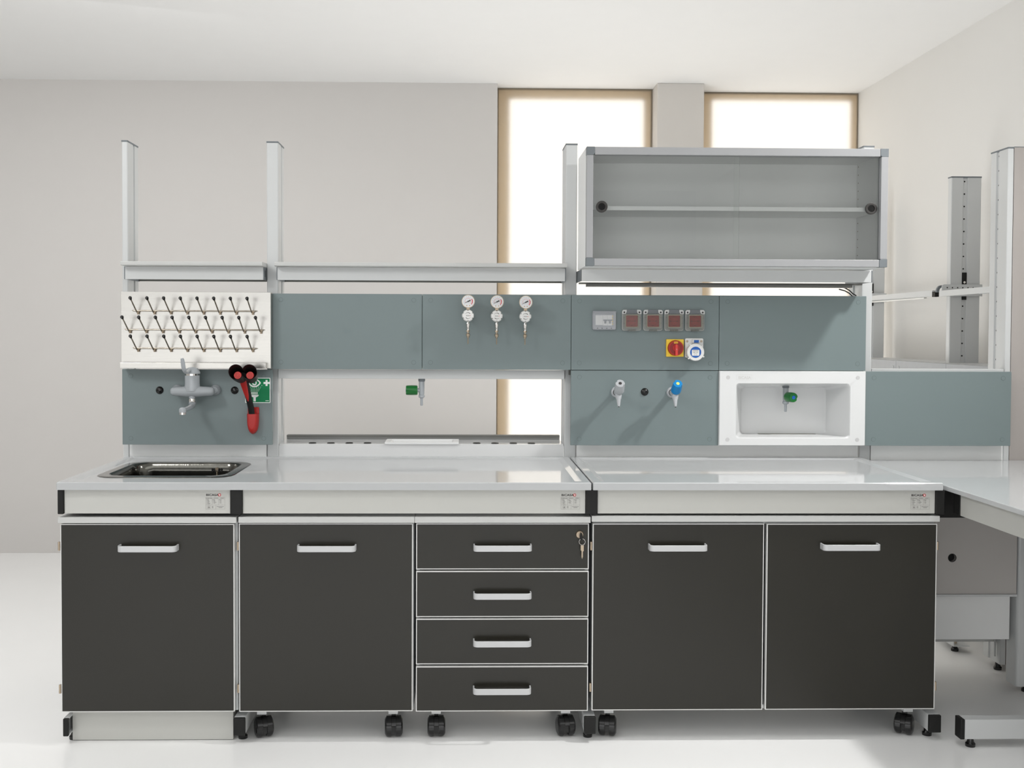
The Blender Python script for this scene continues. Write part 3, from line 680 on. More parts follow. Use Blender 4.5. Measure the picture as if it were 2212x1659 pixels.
for x, s_ in ((.4885, 0), (.5365, 1)):
    nz = obj('nozzle', MB().revolve((x, .606, 1.230), (x, .560, 1.2365), [(0, .011), (.7, .0125), (.8, .0150), (.95, .0155), (1, .0140)], 24), redb_m, ey, smooth=True)
    mm = MB(); mm.torus((x, .5598, 1.2365), (0, 1, -.14), .0085, .0006, 24, 6); mm.torus((x, .5598, 1.2365), (0, 1, -.14), .0042, .0006, 18, 6)
    obj('nozzle_emblem', mm, red_m, nz, smooth=True)
    obj('nozzle_collar', MB().revolve((x, .600, 1.2285), (x, .575, 1.232), [(0, .014), (1, .0165)], 20), mat('smoky_collar_%d' % s_, (60, 58, 58), .15), nz, smooth=True)
def hsec(p, w_, th, n=14):
    P = Vector(p); ax = Vector((.020, .055, -.125)).normalized(); u = Vector((1, 0, 0)); u = (u-ax*u.dot(ax)).normalized(); v = ax.cross(u)
    return [P+u*w_*math.cos(2*PI*q/n)+v*th*math.sin(2*PI*q/n) for q in range(n)]
mm = MB(); mm.loft([hsec((.5035, .610, 1.224), .012, .010), hsec((.5045, .6135, 1.212), .0160, .013), hsec((.509, .629, 1.180), .0145, .0115), hsec((.515, .645, 1.140), .0130, .010), hsec((.5195, .660, 1.105), .0125, .0095), hsec((.5215, .668, 1.0785), .0120, .009), hsec((.522, .671, 1.055), .0105, .007)])
obj('grip', mm, black_m, ey, smooth=True)
def tri(p, w_, off):
    P = Vector(p); return [P+Vector((x*w_, off, 0)) for x in (-1, -.5, 0, .5, 1)]
mm = MB(); L = []
for (px_, py_, pz_), w_, th in (((.5010, .5985, 1.214), .0128, .012), ((.5022, .6020, 1.203), .0132, .0135), ((.5055, .6145, 1.180), .0112, .0122), ((.5095, .626, 1.155), .0084, .0108), ((.5125, .635, 1.138), .0042, .010), ((.5135, .638, 1.130), .0015, .0095)):
    L.append([(px_+w_*math.cos(2*PI*q/12), py_+.001+.0035*math.sin(2*PI*q/12), pz_) for q in range(12)])
mm.loft(L); obj('grip_inlay', mm, red_m, ey, smooth=True)
sg = thing('safety_sign', 'square green eyewash sign with white eye, spray, basin and cross', 'sign', (.5395, .699, 1.12))
mm = MB().prism(rr(.4895, .5903, 1.1200, 1.2213, .003), 'y', .6985, .6998)
pl = obj('plate', mm, print_m, sg)
obj('green_field', MB().prism(rr(.4927, .5871, 1.1232, 1.2181, .001), 'y', .6981, .6986), signg_m, sg)
mm = MB(); ye = .6979
cx, cz = .5265, 1.2005
# eye outline (lens ring), iris ring
top = [(cx+.0245*math.cos(a), cz+.0165*math.sin(a)) for a in [PI*k/16 for k in range(17)]]
def lens(sx, sz, n=24):
    o = []
    for i in range(n):
        a = 2*PI*i/n; x = math.cos(a); z = math.sin(a); o.append((cx+sx*x, cz+sz*z*(1-abs(x)**3*.55)))
    return o
A, B = lens(.0255, .0175), lens(.0195, .0118)
mm.loft([[(x, ye, z) for x, z in A], [(x, ye, z) for x, z in B]], False, False)
A, B = circ(cx, cz, .0098), circ(cx, cz, .0045)
mm.loft([[(x, ye, z) for x, z in A], [(x, ye, z) for x, z in B]], False, False)
mm.prism(plus(cx+.0485, 1.2005, .0122, .0040), 'y', ye, ye+.0002)
for r_ in range(4):
    nd = 7+(1 if r_ > 1 else 0); wdt = .0235-r_*.0028; zz = 1.1835-r_*.0052
    for q in range(nd):
        x = cx+.001+(-1+2*q/(nd-1))*wdt; mm.box(x-.0011, x+.0011, ye, ye+.0002, zz-.0011, zz+.0011)
mm.box(cx+.0285, cx+.0308, ye, ye+.0002, 1.1890, 1.1913)
for q in range(9):
    x = cx-.012+q*.0030; mm.box(x-.0009, x+.0009, ye, ye+.0002, 1.1550, 1.1640)
mm.prism([(cx-.0165, 1.1530), (cx+.0168, 1.1530), (cx+.0165, 1.1495), (cx+.0145, 1.1465), (cx+.0095, 1.1440), (cx+.0052, 1.1425), (cx+.0052, 1.1265), (cx-.0040, 1.1265), (cx-.0040, 1.1425), (cx-.0085, 1.1440), (cx-.0140, 1.1465), (cx-.0162, 1.1495)], 'y', ye, ye+.0002)
strokes(mm, [(.5705, 1.1290), (.5840, 1.1290)], .0024, ye, 0)
obj('pictogram', mm, print_m, sg)

# ------------------------------------------------------------------ gas regulators
def regulator():
    x, z = 1.3822, 1.5285
    t = thing('gas_regulator', 'x', 'pressure gauge', (x, .66, 1.36), 'gas regulators on the blue-grey panel')
    m = MB(); m.revolve((x, .655, z), (x, .612, z), [(0, .020), (.1, .0235), (.7, .0240), (.82, .0258), (1, .0258)], 32)
    g = obj('gauge_case', m, nickel_m, t, smooth=True)
    d = MB(); d.cyl((x, .6122, z), (x, .6112, z), .0236, n=32, mi=0); y = .6109
    def arc(r0, r1, a0, a1, mi, n=14):
        for q in range(n):
            p, q2 = a0+(a1-a0)*q/n, a0+(a1-a0)*(q+1)/n
            d.add([(x+r*math.cos(a), y, z+r*math.sin(a)) for r, a in ((r0, p), (r1, p), (r1, q2), (r0, q2))], [(0, 1, 2, 3)], mi)
    arc(.0155, .0182, -.75, .62, 1); arc(.0128, .0133, -.7, 3.7, 2, 30)
    for q in range(11):
        a = 3.75-q*.45; r0, r1 = .0175, .0205
        strokes(d, [(x+r0*math.cos(a), z+r0*math.sin(a)), (x+r1*math.cos(a), z+r1*math.sin(a))], .0007, y, 3)
        a -= .2; strokes(d, [(x+.0105*math.cos(a), z+.0105*math.sin(a)), (x+.0122*math.cos(a), z+.0122*math.sin(a))], .0006, y, 2)
    for sx in (-.0055, .0055): d.prism(circ(x+sx, z-.0165, .0019, 10), 'y', y, y+.0002, 4)
    obj('dial', d, [mat('dial_white', (214, 216, 218), .4), inkr_m, inkr_m, inkl_m, orange_m], g)
    n_ = MB(); ux_, uz_ = math.cos(math.radians(205)), math.sin(math.radians(205)); px_, pz_ = -uz_, ux_
    n_.prism([(x+ux_*.0185, z+uz_*.0185), (x+px_*.0013, z+pz_*.0013), (x-ux_*.0095+px_*.0028, z-uz_*.0095+pz_*.0028), (x-ux_*.0095-px_*.0028, z-uz_*.0095-pz_*.0028), (x-px_*.0013, z-pz_*.0013)], 'y', .6093, .6101)
    n_.cyl((x, .6100, z), (x, .6085, z), .0026, n=12)
    obj('needle', n_, ink_m, g)
    obj('gauge_neck', MB().box(x-.0068, x+.0068, .636, .650, 1.4955, 1.5035), nickel_m, t, bevel=.001)
    obj('gauge_stem', MB().cyl((x, .643, 1.4955), (x, .643, 1.489), .0036, n=10), nickel_m, t)
    zk = 1.4725
    m = MB(); N = 60
    def lob(r, amp): return [(x-.0008+(r-amp*max(0, math.cos(6*(2*PI*i/N-PI/2)))**5)*math.cos(2*PI*i/N), zk+(r-amp*max(0, math.cos(6*(2*PI*i/N-PI/2)))**5)*math.sin(2*PI*i/N)) for i in range(N)]
    m.loft([[(a, yy, b) for a, b in lob(r, am)] for yy, r, am in ((.655, .020, 0), (.645, .0232, .001), (.632, .0238, .0035), (.618, .0236, .0045), (.6125, .0225, .0045), (.610, .0200, .003), (.6095, .0150, 0))], True, True)
    k_ = obj('knob', m, whitep_m, t, smooth=True)
    q = MB(); y = .6092
    def arc2(a0, a1, w0, w1, n=12):
        for s_ in range(n):
            p, p2 = a0+(a1-a0)*s_/n, a0+(a1-a0)*(s_+1)/n; wa, wb = w0+(w1-w0)*s_/n, w0+(w1-w0)*(s_+1)/n
            q.add([(x-.0008+r*math.cos(a), y, zk+r*math.sin(a)) for r, a in ((.0125-wa, p), (.0125, p), (.0125, p2), (.0125-wb, p2))], [(0, 1, 2, 3)], 0)
    arc2(2.6, .7, .0004, .0024); arc2(5.7, 3.9, .0004, .0024)
    merge(q, text_mb('BICASA', .0040, x-.0078, zk-.0016, y, 0)); q.prism(circ(x+.0082, zk-.0002, .0014, 10), 'y', y, y+.0002, 1)
    obj('knob_print', q, [ink_m, inkr_m], k_)
    obj('regulator_block', MB().cyl((x, .700, zk), (x, .655, zk), .0165, n=24), chrome_m, t, smooth=True)
    m = MB(); m.revolve((x, .655, 1.4495), (x, .655, 1.4155), [(0, .0055), (.12, .0055), (.2, .0068), (.38, .0080), (.55, .0066), (.68, .0056), (1, .0050)], 16)
    obj('outlet_elbow', m, chrome_m, t, smooth=True)
    m = MB(); m.revolve((x, .655, 1.4155), (x, .655, 1.4085), [(0, .0045), (.1, .0070), (.9, .0070), (1, .0045)], 6); m.revolve((x, .655, 1.4085), (x, .655, 1.386), [(0, .0035), (.25, .0038), (.35, .0074), (.75, .0074), (.85, .0052), (1, .0048)], 8)
    obj('hex_nut', m, nickel_m, t, smooth=True)
    m = MB(); pr = [(0, .0034)]
    for s_ in range(7): pr += [(.05+s_*.13, .0026), (.13+s_*.13, .0018)]
    pr.append((1, .0012)); m.revolve((x, .655, 1.386), (x, .655, 1.3595), pr, 10)
    obj('hose_barb', m, nickel_m, t, smooth=True)
    return t
r0 = regulator()
r0['label'] = 'white-knobbed pressure gauge assembly on panel, leftmost of the three gauges'
copy_tree(r0, (1.4962, .66, 1.3588), 'white-knobbed pressure gauge assembly, middle one of the three gauges')
copy_tree(r0, (1.6095, .66, 1.3575), 'white-knobbed pressure gauge assembly, rightmost of the three gauges')

# ------------------------------------------------------------------ electrical fittings
bb = thing('breaker_box', 'clear-covered breaker box with two grey switches left of the red sockets', 'breaker box', (1.9306, .69, 1.418))
x0, x1, z0, z1 = 1.8826, 1.9786, 1.4180, 1.4950
obj('base', MB().prism(rr(x0, x1, z0, z1, .008), 'y', .692, .6998), mat('box_grey', (150, 153, 158), .3), bb, bevel=.001)
obj('blank_plate', MB().box(x0+.013, x0+.0425, .6900, .6922, z0+.0200, z1-.0180), whitep_m, bb)
for q in range(2):
    xb = x0+.0430+q*.0185
    b = obj('breaker', MB().box(xb, xb+.0180, .6880, .6922, z0+.0180, z1-.0170), whitep_m, bb, bevel=.0005)
    obj('toggle', MB().prism([(xb+.0005, z0+.0420), (xb+.0175, z0+.0420), (xb+.0175, z0+.0375), (xb+.0130, z0+.0360), (xb+.0130, z0+.0260), (xb+.0050, z0+.0260), (xb+.0050, z0+.0360), (xb+.0005, z0+.0375)], 'y', .6850, .6882), mat('toggle_grey_%d' % q, (108, 112, 116), .4), b)
mm = MB()
for q in range(4): mm.box(x0+.0800, x0+.0835, .6890, .6922, z0+.0215+q*.0105, z0+.0270+q*.0105)
obj('busbar_marks', mm, yellow_m, bb)
mm = MB(); O, I = rr(x0+.002, x1-.002, z0+.002, z1-.0045, .007), rr(x0+.008, x1-.008, z0+.014, z1-.011, .004)
mm.loft([[(x, .692, z) for x, z in O], [(x, .6795, z) for x, z in O], [(x, .6775, z) for x, z in rr(x0+.0035, x1-.0035, z0+.0035, z1-.006, .006)], [(x, .6775, z) for x, z in I], [(x, .6800, z) for x, z in rr(x0+.010, x1-.010, z0+.016, z1-.013, .004)]], False, True)
obj('clear_cover', mm, clear_m, bb, smooth=True)
mm = MB(); mm.box(x0+.001, x1-.001, .6800, .692, z1-.0065, z1-.0010)
obj('hinge_bar', mm, MATS['box_grey'], bb, bevel=.001)
mm = MB()
for q in (.018, .036, .055, .073): mm.box(x0+q, x0+q+.004, .6773, .6776, z0+.006, z0+.0085)
obj('cover_marks', mm, ink_m, bb)
mat('socket_grey', (198, 199, 198), .35)
def socket(cx, z0=1.4150, z1=1.5005):
    t = thing('power_socket', 'x', 'socket', (cx, .69, z0), 'red power sockets under smoked covers')
    h = .0392
    obj('base', MB().prism(rr(cx-h, cx+h, z0, z1, .009), 'y', .6905, .6998), mat('socket_base_grey', (158, 160, 157), .35) if 'socket_base_grey' not in MATS else MATS['socket_base_grey'], t, bevel=.0012)
    for s_ in (-1, 1):
        e = obj('cover_ear', MB().prism([(cx+s_*h, z1-.006), (cx+s_*(h-.005), z1-.0008), (cx+s_*.0205, z1-.0008), (cx+s_*.0205, z1-.010), (cx+s_*.0255, z1-.018), (cx+s_*h, z1-.018)], 'y', .6845, .6905), MATS['socket_grey'], t, bevel=.001)
        obj('screw', MB().cyl((cx+s_*.0305, .6846, z1-.0110), (cx+s_*.0305, .6838, z1-.0110), .0036, n=14), ink_m, e)
    obj('hinge_block', MB().box(cx-.0205, cx+.0205, .6862, .6905, z1-.0175, z1-.0002), MATS['toggle_grey_0'], t, bevel=.0008)
    f = obj('socket_face', MB().prism(rr(cx-.0242, cx+.0242, z0+.0165, z0+.0620, .002), 'y', .6885, .6906), sock_m, t)
    m = MB(); zc = z0+.0392; O, I = circ(cx, zc, .0182, 28), circ(cx, zc, .0175, 28)
    m.loft([[(x, .6880, z) for x, z in O], [(x, .6880, z) for x, z in I]], False, False)
    for dx, r_, wd_ in ((-.0130, .0018, .0022), (0, .0011, .0011), (.0125, .0018, .0022)): m.prism(rr(cx+dx-wd_-.001, cx+dx+wd_+.001, zc-r_, zc+r_, r_*.95), 'y', .6878, .6884)
    m.box(cx-.0035, cx+.0035, .6878, .6884, zc+.0165, zc+.0185); m.box(cx-.0035, cx+.0035, .6878, .6884, zc-.0185, zc-.0165); m.box(cx-.008, cx+.008, .6879, .6884, zc-.0004, zc+.0004)
    obj('socket_holes', m, mat('socket_dark', (70, 24, 26), .5) if 'socket_dark' not in MATS else MATS['socket_dark'], f)
    m = MB(); O = rr(cx-.0355, cx+.0355, z0+.0035, z1-.0185, .008)
    m.loft([[(x, .6900, z) for x, z in O], [(x, .6815, z) for x, z in O], [(x, .6795, z) for x, z in rr(cx-.0335, cx+.0335, z0+.0055, z1-.0205, .007)], [(x, .6795, z) for x, z in rr(cx-.0275, cx+.0275, z0+.0130, z0+.0655, .005)], [(x, .6765, z) for x, z in rr(cx-.0255, cx+.0255, z0+.0150, z0+.0635, .004)], [(x, .6770, z) for x, z in rr(cx-.0235, cx+.0235, z0+.0170, z0+.0615, .003)]], False, True)
    m.box(cx-.0155, cx+.0155, .6785, .6900, z0-.0022, z0+.0055)
    obj('smoked_cover', m, smoke_m, t, smooth=True)
    m = MB(); O, I = rr(cx-.0278, cx+.0278, z0+.0127, z0+.0658, .005), rr(cx-.0243, cx+.0243, z0+.0162, z0+.0623, .003)
    m.loft([[(x, .6790, z) for x, z in O], [(x, .6760, z) for x, z in O], [(x, .6760, z) for x, z in I], [(x, .6790, z) for x, z in I]], False, False)
    obj('cover_frame', m, mat('olive_frame', (134, 132, 118), .4) if 'olive_frame' not in MATS else MATS['olive_frame'], t, smooth=False)
    m = MB()
    for s_ in (-1, 1):
        for zz in (.030, .052): m.box(cx+s_*.032-.0035, cx+s_*.032+.0035, .6790, .6795, z0+zz, z0+zz+.0007)
    obj('cover_ribs', m, slot_m, t)
    return t
s0 = socket(2.0411)
s0['label'] = 'red socket under smoked cover, nearest the breaker box'
for cx, lb in ((2.1271, 'red socket under smoked cover, second from the breaker box'), (2.2121, 'red socket under smoked cover above the yellow isolator switch'), (2.2968, 'red socket under smoked cover above the blue-lidded socket')):
    copy_tree(s0, (cx, .69, 1.4152), lb)
sw = thing('isolator_switch', 'yellow square isolator switch with red rotary knob', 'switch', (2.2165, .69, 1.311))
cx, cz = 2.2175, 1.3465
obj('yellow_plate', MB().prism(rr(cx-.0352, cx+.0352, cz-.0352, cz+.0352, .002), 'y', .6880, .6998), yellow_m, sw, bevel=.001)
obj('yellow_ring', MB().torus((cx+.0003, .6880, cz), (0, 1, 0), .0322, .0016, 40, 8), yellow_m, sw, smooth=True)
kd = obj('red_dial', MB().revolve((cx+.001, .6885, cz), (cx+.001, .6720, cz), [(0, .0310), (.85, .0305), (.98, .0295), (1, .0275)], 40), red_m, sw, smooth=True)
obj('dial_recess', MB().revolve((cx+.001, .6722, cz), (cx+.001, .6716, cz), [(0, .0262), (1, .0258)], 36), mat('dark_red', (140, 28, 24), .4), kd)
obj('grip_hub', MB().revolve((cx+.001, .6716, cz), (cx+.001, .6690, cz), [(0, .0145), (1, .0140)], 28), red_m, kd, smooth=True)
obj('grip_bar', MB().prism(rr(cx-.0040, cx+.0060, cz-.0300, cz+.0150, .0018), 'y', .6600, .6700), redb_m, kd, bevel=.0015)
mm = MB().prism(rr(cx-.0085, cx+.0085, cz+.0175, cz+.0265, .003), 'y', .6708, .6716)
obj('yellow_window', mm, mat('ochre', (214, 160, 50), .4), kd)
obj('screw', MB().cyl((cx+.0012, .6600, cz-.0050), (cx+.0012, .6594, cz-.0050), .0020, n=12), nickel_m, kd)
ip = thing('industrial_socket', 'white industrial socket with round lid and blue disc beside the isolator switch', 'socket', (2.295, .68, 1.30))
x0, x1, z0, z1 = 2.2576, 2.3315, 1.3080, 1.3860
ba = obj('mounting_plate', MB().prism(rr(x0, x1, z0, z1, .006), 'y', .6860, .6998), whitep_m, ip, bevel=.0015)
for x, z in ((x0+.008, z1-.012), (x1-.008, z1-.012), (x0+.008, z0+.008)): obj('screw', MB().revolve((x, .6860, z), (x, .6835, z), [(0, .0045), (.5, .0042), (1, .0025)], 14), nickel_m, ba, smooth=True)
obj('lid_hinge', MB().box(x0+.0265, x1-.0180, .6700, .6860, z1-.0190, z1-.0045), whitep_m, ip, bevel=.002)
obj('blue_tab', MB().box(x0+.0325, x1-.0220, .6690, .6705, z1-.0180, z1-.0070), bluep_m, ip)
cx, cz = 2.2925, 1.3305
ld = obj('round_lid', MB().revolve((cx, .690, cz), (cx, .6500, cz), [(0, .0300), (.3, .0335), (.6, .0352), (.93, .0352), (1, .0335)], 40), whitep_m, ip, smooth=True)
mm = MB()
for a in (.75, .75+PI, -.5, 2.2): 
    u = Vector((math.cos(a), 0, math.sin(a))); v = Vector((-u.z, 0, u.x)); c_ = Vector((cx, .656, cz))
    L = [[c_+u*r_+v*q+Vector((0, dy, 0)) for q, dy in ((-.0025, -.006), (.0025, -.006), (.0025, .008), (-.0025, .008))] for r_ in (.0335, .0395)]
    mm.loft(L)
obj('lid_lug', mm, whitep_m, ld)
obj('lid_ring', MB().torus((cx, .6502, cz), (0, 1, 0), .0315, .0010, 40, 6), whitep_m, ld, smooth=True)
obj('blue_disc', MB().cyl((cx, .6502, cz), (cx, .6490, cz), .0222, n=36), bluep_m, ld)
mm = MB(); mm.prism(rr(cx-.0155, cx+.0145, cz-.0140, cz+.0095, .003), 'y', .6484, .6491, 0)
strokes(mm, [(cx-.0125, cz+.0055), (cx+.0105, cz+.0055)], .0022, .6483, 1)
strokes(mm, [(cx-.0105, cz-.0010), (cx-.0015, cz-.0010)], .0022, .6483, 1); strokes(mm, [(cx+.0010, cz-.0010), (cx+.0095, cz-.0010)], .0018, .6483, 1); strokes(mm, [(cx-.0085, cz-.0060), (cx+.0065, cz-.0060)], .0010, .6483, 1)
strokes(mm, [(cx-.0055, cz-.0100), (cx-.0030, cz-.0100)], .0012, .6483, 1); strokes(mm, [(cx+.0020, cz-.0100), (cx+.0045, cz-.0100)], .0012, .6483, 1)
obj('rating_plate', mm, [whitep_m, inkl_m], ld)

# ------------------------------------------------------------------ laboratory taps on the panel
def labtap(xf_, zf_, dxk, mk, mdot, label, name):
    t = thing(name, label, 'tap', (xf_, .66, 1.117))
    obj('wall_flange', MB().revolve((xf_, .70, zf_), (xf_, .693, zf_), [(0, .0225), (.6, .0222), (1, .0195)], 28), tapl_m, t, smooth=True)
    obj('seal_ring', MB().torus((xf_, .6925, zf_), (0, 1, 0), .0130, .0014, 28, 6), ink_m, t, smooth=True)
    xk = xf_-.003
    m = MB(); m.revolve((xf_, .694, zf_), (xk, .628, zf_-.008), [(0, .0122), (.6, .0115), (1, .0125)], 20); m.sphere((xk, .624, zf_-.010), .0138, 18)
    m.revolve((xk, .624, zf_-.008), (xk-.001, .606, zf_-.052), [(0, .0125), (.25, .0118), (.36, .0098), (.42, .0088), (.55, .0078), (.56, .0084), (.68, .0068), (.69, .0074), (.8, .0060), (.81, .0065), (.92, .0050), (1, .0042)], 16)
    b = obj('tap_body', m, tapl_m, t, smooth=True)
    obj('nozzle_bore', MB().cyl((xk-.001, .6062, zf_-.0519), (xk-.001, .6055, zf_-.0531), .0028, n=12), hole_m, b)
    p0 = Vector((xk+.001, .6195, zf_+.008)); a = Vector((dxk, -math.cos(math.radians(40)), math.sin(math.radians(40)))).normalized(); L_ = .052
    u = Vector((1, 0, 0)); u = (u-a*u.dot(a)).normalized(); v = a.cross(u); loops = []
    N = 40
    for s_, r_, nt_ in ((0, .0150, 0), (.06, .0188, 0), (.15, .0202, 0), (.35, .0202, .0012), (.9, .0188, .004), (1, .0178, .004)):
        lp = []
        for i in range(N):
            th = 2*PI*i/N; rr_ = r_-nt_*sum(math.exp(-((((th-c_+PI) % (2*PI))-PI)/.22)**2) for c_ in (2.5, 5.64))
            lp.append(p0+a*L_*s_+(u*math.cos(th)+v*math.sin(th))*rr_)
        loops.append(lp)
    mm = MB(); mm.loft(loops); k_ = obj('knob', mm, mk, t, smooth=True)
    c_ = p0+a*L_; obj('knob_dot', MB().cyl(c_, c_+a*.0006, .0066, n=20), mdot, k_)
    return t
labtap(1.9832, 1.1672, -.02, tapl_m, ink_m, 'laboratory tap with grey knob and black dot on the panel', 'laboratory_tap')
labtap(2.2088, 1.1668, .02, blueknob_m, ylw_m, 'laboratory tap with bright blue knob and yellow dot', 'laboratory_tap')

# ------------------------------------------------------------------ green taps hanging down
def green_tap(x, y, ztop, label, side):
    t = thing('hanging_tap', label, 'tap', (x, y, ztop-.108))
    obj('collar', MB().revolve((x, y, ztop), (x, y, ztop-.0115), [(0, .0142), (.75, .0142), (1, .0125)], 12), cap_m, t, smooth=True)
    obj('tap_body', MB().revolve((x, y, ztop-.0115), (x, y, ztop-.0655), [(0, .0118), (.9, .0115), (1, .0105)], 20), tapg_m, t, smooth=True)
    obj('nut', MB().revolve((x, y, ztop-.0655), (x, y, ztop-.0780), [(0, .0100), (.2, .0128), (.8, .0128), (1, .0085)], 10), tapg_m, t, smooth=True)
    pr = [(0, .0072)]
    for s_ in range(5): pr += [(.1+s_*.18, .0060), (.2+s_*.18, .0052)]
    pr.append((1, .0044)); obj('hose_nozzle', MB().revolve((x, y, ztop-.078), (x, y, ztop-.110), pr, 14), tapg_m, t, smooth=True)
    zc = ztop-.047
    a = Vector((-1, 0, 0)) if side == 'left' else Vector((.22, -1, 0)).normalized()
    p0 = Vector((x, y, zc)); s_m = MB().revolve(p0+a*.006, p0+a*.020, [(0, .009), (.6, .0085), (1, .0115)], 14)
    obj('spindle', s_m, tapg_m, t, smooth=True)
    q0 = p0+a*.0165; u = Vector((0, 0, 1)); v = a.cross(u); loops = []; N = 40
    for s_, r_, nt_ in ((0, .0170, 0), (.08, .0200, 0), (.5, .0205, .002), (.92, .0198, .004), (1, .0185, .004)):
        lp = []
        for i in range(N):
            th = 2*PI*i/N; rr_ = r_-nt_*sum(math.exp(-((((th-c_+PI) % (2*PI))-PI)/.3)**2) for c_ in (1.3, 1.3+PI))
            lp.append(q0+a*.047*s_+(u*math.cos(th)+v*math.sin(th))*rr_)
        loops.append(lp)
    mm = MB(); mm.loft(loops); k_ = obj('knob', mm, green_m, t, smooth=True)
    c_ = q0+a*.047; obj('knob_dot', MB().cyl(c_, c_+a*.0012, .0075, n=20), bluep_m, k_)
green_tap(1.1946, .756, 1.2166, 'green-knobbed tap hanging from the rail in the open middle bay', 'left')
green_tap(2.6985, .785, 1.1925, 'green-knobbed tap hanging inside the white recessed niche', 'front')

# ------------------------------------------------------------------ white niche
nc = thing('wash_niche', 'white recessed ceramic niche panel with the green tap inside', 'niche', (2.697, .75, .951))
def n3(b, y, r): return [(x, y, z) for x, z in rr(*b, r)]
m = MB(); B = (2.3985, 2.9970, .9510, 1.2545)
m.loft([n3(B, .712, .003), n3(B, .695, .003), n3((B[0]+.003, B[1]-.003, B[2]+.003, B[3]-.003), .690, .003), n3((2.4655, 2.9335, .9815, 1.2050), .690, .014), n3((2.4710, 2.9270, .9865, 1.2000), .696, .012),
        n3((2.4830, 2.9200, .9865, 1.1965), .735, .014), n3((2.528, 2.890, .9855, 1.1815), .845, .014), n3((2.535, 2.884, .9875, 1.1795), .850, .012)], False, True)
m.box(2.42, 2.45, .712, .758, .97, 1.235); m.box(2.955, 2.985, .712, .758, .97, 1.235)
nb = obj('basin_body', m, white_m, nc, smooth=True)
for x in (2.4341, 2.9628):
    for z in (1.2282, .9765): cap(x, z, nb, mat('cap_grey', (200, 200, 200), .5) if 'cap_grey' not in MATS else MATS['cap_grey'], .690)
obj('drain_slot', MB().box(2.60, 2.84, .825, .846, .9858, .9870), mat('slot_grey', (138, 136, 128), .6), nb)
emboss(2.4682, 1.2395, nb, mat('emboss_white', (205, 205, 203), .5), .6897, .062, .0215)
for xx in (2.905, 2.9095):
    pass

# ------------------------------------------------------------------ second spine by the right wall
s2 = thing('service_spine', 'dim grey posts and pale panels of the second spine along the right wall', 'service spine', (3.82, 2.1, 0))
def post2(y0, y1, x0=3.745, x1=3.893):
    xs = x0+(x1-x0)*.47; c = .003; w_ = .024; dep = .006
    poly = [(x0+c, y0), (xs-w_/2, y0), (xs-w_/2+.002, y0+dep), (xs+w_/2-.002, y0+dep), (xs+w_/2, y0), (x1-c, y0), (x1, y0+c), (x1, y1-c), (x1-c, y1), (x0+c, y1), (x0, y1-c), (x0, y0+c)]
    p = obj('post', MB().prism(poly, 'z', .032, 2.170), paint_m, s2, bevel=.0008)
    obj('post_cap', MB().box(x0-.0008, x1+.0008, y0-.0008, y1+.0008, 2.170, 2.1765), cap_m, p, bevel=.0008)
    m = MB()
    for q in range(34):
        z = 2.152-q*.0608
        if z < .1: break
        m.cyl((xs-.003, y0+.0062, z), (xs-.003, y0+.0048, z), .0038, n=10)
    obj('slot_holes', m, hole_m, p, kind='stuff')
    foot((x0+x1)/2, (y0+y1)/2, p)
    for zz in (1.650, 1.575):
        b = obj('shelf_clip', MB().box(xs-.010, xs+.011, y0-.004, y0+.003, zz, zz+.058), black_m, p, bevel=.001)
        obj('screw', MB().cyl((xs-.0005, y0-.004, zz+(.010 if zz > 1.6 else .046)), (xs-.0005, y0-.0055, zz+(.010 if zz > 1.6 else .046)), .0056, n=16), chrome_m, b, smooth=True)
    return p
post2(1.571, 1.609); post2(2.735, 2.775)
for ya, yb in ((1.05, 1.482), (1.484, 2.066), (2.068, 2.65)):
    p = obj('panel', MB().box(3.690, 3.708, ya, yb, .955, 1.264), brushg_m, s2, bevel=.001)
    for yy in (ya+.035, yb-.035):
        for zz in (1.228, .985):
            mm = MB(); mm.cyl((3.6895, yy, zz), (3.691, yy, zz), .0088, n=20, mi=1); mm.cyl((3.6890, yy, zz), (3.691, yy, zz), .0079, n=20, mi=0)
            obj('cover_cap', mm, [brushg_m, bluedk_m], p)
    obj('panel_support', MB().box(3.708, 3.745, ya+.05, ya+.09, .98, 1.24), paint_m, s2)
m = MB(); m.box(3.709, 3.9, 1.05, 2.70, 1.250, 1.266)
obj('top_tray', m, paint_m, s2)
m = MB(); m.box(3.709, 3.75, 1.05, 2.70, .12, .88)
obj('rear_cladding', m, lam_m, s2)
sf = thing('metal_shelf', 'open pale metal shelf fixed to the posts by the right wall', 'shelf', (3.7, 1.8, 1.59))
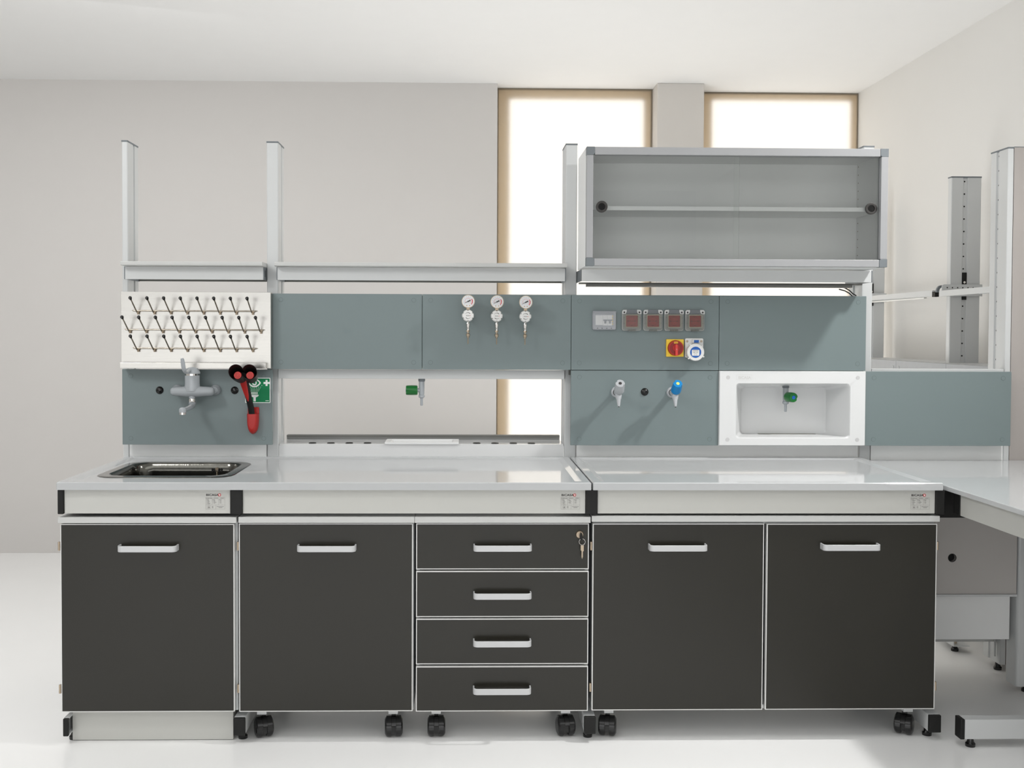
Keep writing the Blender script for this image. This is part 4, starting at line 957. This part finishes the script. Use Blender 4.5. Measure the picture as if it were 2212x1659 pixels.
for ya, yb, z0, z1 in ((.95, 1.555, 1.590, 1.618), (1.632, 2.72, 1.597, 1.6235)):
    obj('front_rail', MB().box(3.686, 3.690, ya, yb, z0, z1), paint_m, sf, bevel=.0006)
    obj('top_flange', MB().box(3.690, 3.715, ya, yb, z1-.003, z1), paint_m, sf)
    obj('rear_rail', MB().box(3.880, 3.884, ya, yb, z0+.012, z1+.014), paint_m, sf)
obj('strip_light', MB().prism(rr(3.700, 3.715, 1.586, 1.594, .003), 'y', 1.76, 2.70), mat('strip_white', (240, 240, 236), .3), sf, smooth=True)
b = obj('arm_bracket', MB().prism([(3.700, 1.592), (3.90, 1.592), (3.90, 1.6500), (3.712, 1.6500), (3.704, 1.6470), (3.700, 1.640)], 'y', 1.5600, 1.5640), paint_m, sf, bevel=.0008)
m = MB()
for q in range(6): m.cyl((3.7265+q*.0255, 1.5602, 1.6335), (3.7265+q*.0255, 1.5590, 1.6335), .0032, n=12)
obj('bracket_holes', m, hole_m, b, kind='stuff')
L = []
for q in range(7):
    a = PI/2*q/6; L.append((3.686+.022*(1-math.cos(a)), 1.612+.034*math.sin(a)))
poly = L+[(3.716, 1.646), (3.716, 1.636)]+[(3.698+.016*(1-math.cos(PI/2*q/6)), 1.612+.024*math.sin(PI/2*q/6)) for q in range(6, -1, -1)]
obj('curved_bracket', MB().prism(poly, 'y', 1.585, 1.600), cap_m, sf)
obj('end_cap', MB().box(3.684, 3.705, 1.600, 1.632, 1.590, 1.617), black_m, sf, bevel=.001)
obj('arm_bracket', MB().box(3.700, 3.90, 2.722, 2.726, 1.597, 1.650), paint_m, sf)
# bench base seen low behind the box
fb = thing('floor_bracket', 'small levelling plate on the floor under the grey box at right', 'bracket', (3.58, 1.06, 0))
m = MB(); m.box(3.528, 3.532, 1.02, 1.25, .030, .11); m.box(3.532, 3.60, 1.02, 1.19, .030, .034)
obj('angle_plate', m, paint_m, fb, bevel=.0006)
obj('threaded_rod', MB().cyl((3.553, 1.06, .034), (3.553, 1.06, .085), .004, n=10), chrome_m, fb)
obj('locknut', MB().cyl((3.553, 1.06, .034), (3.553, 1.06, .052), .009, n=6), nickel_m, fb)
foot(3.553, 1.06, fb)
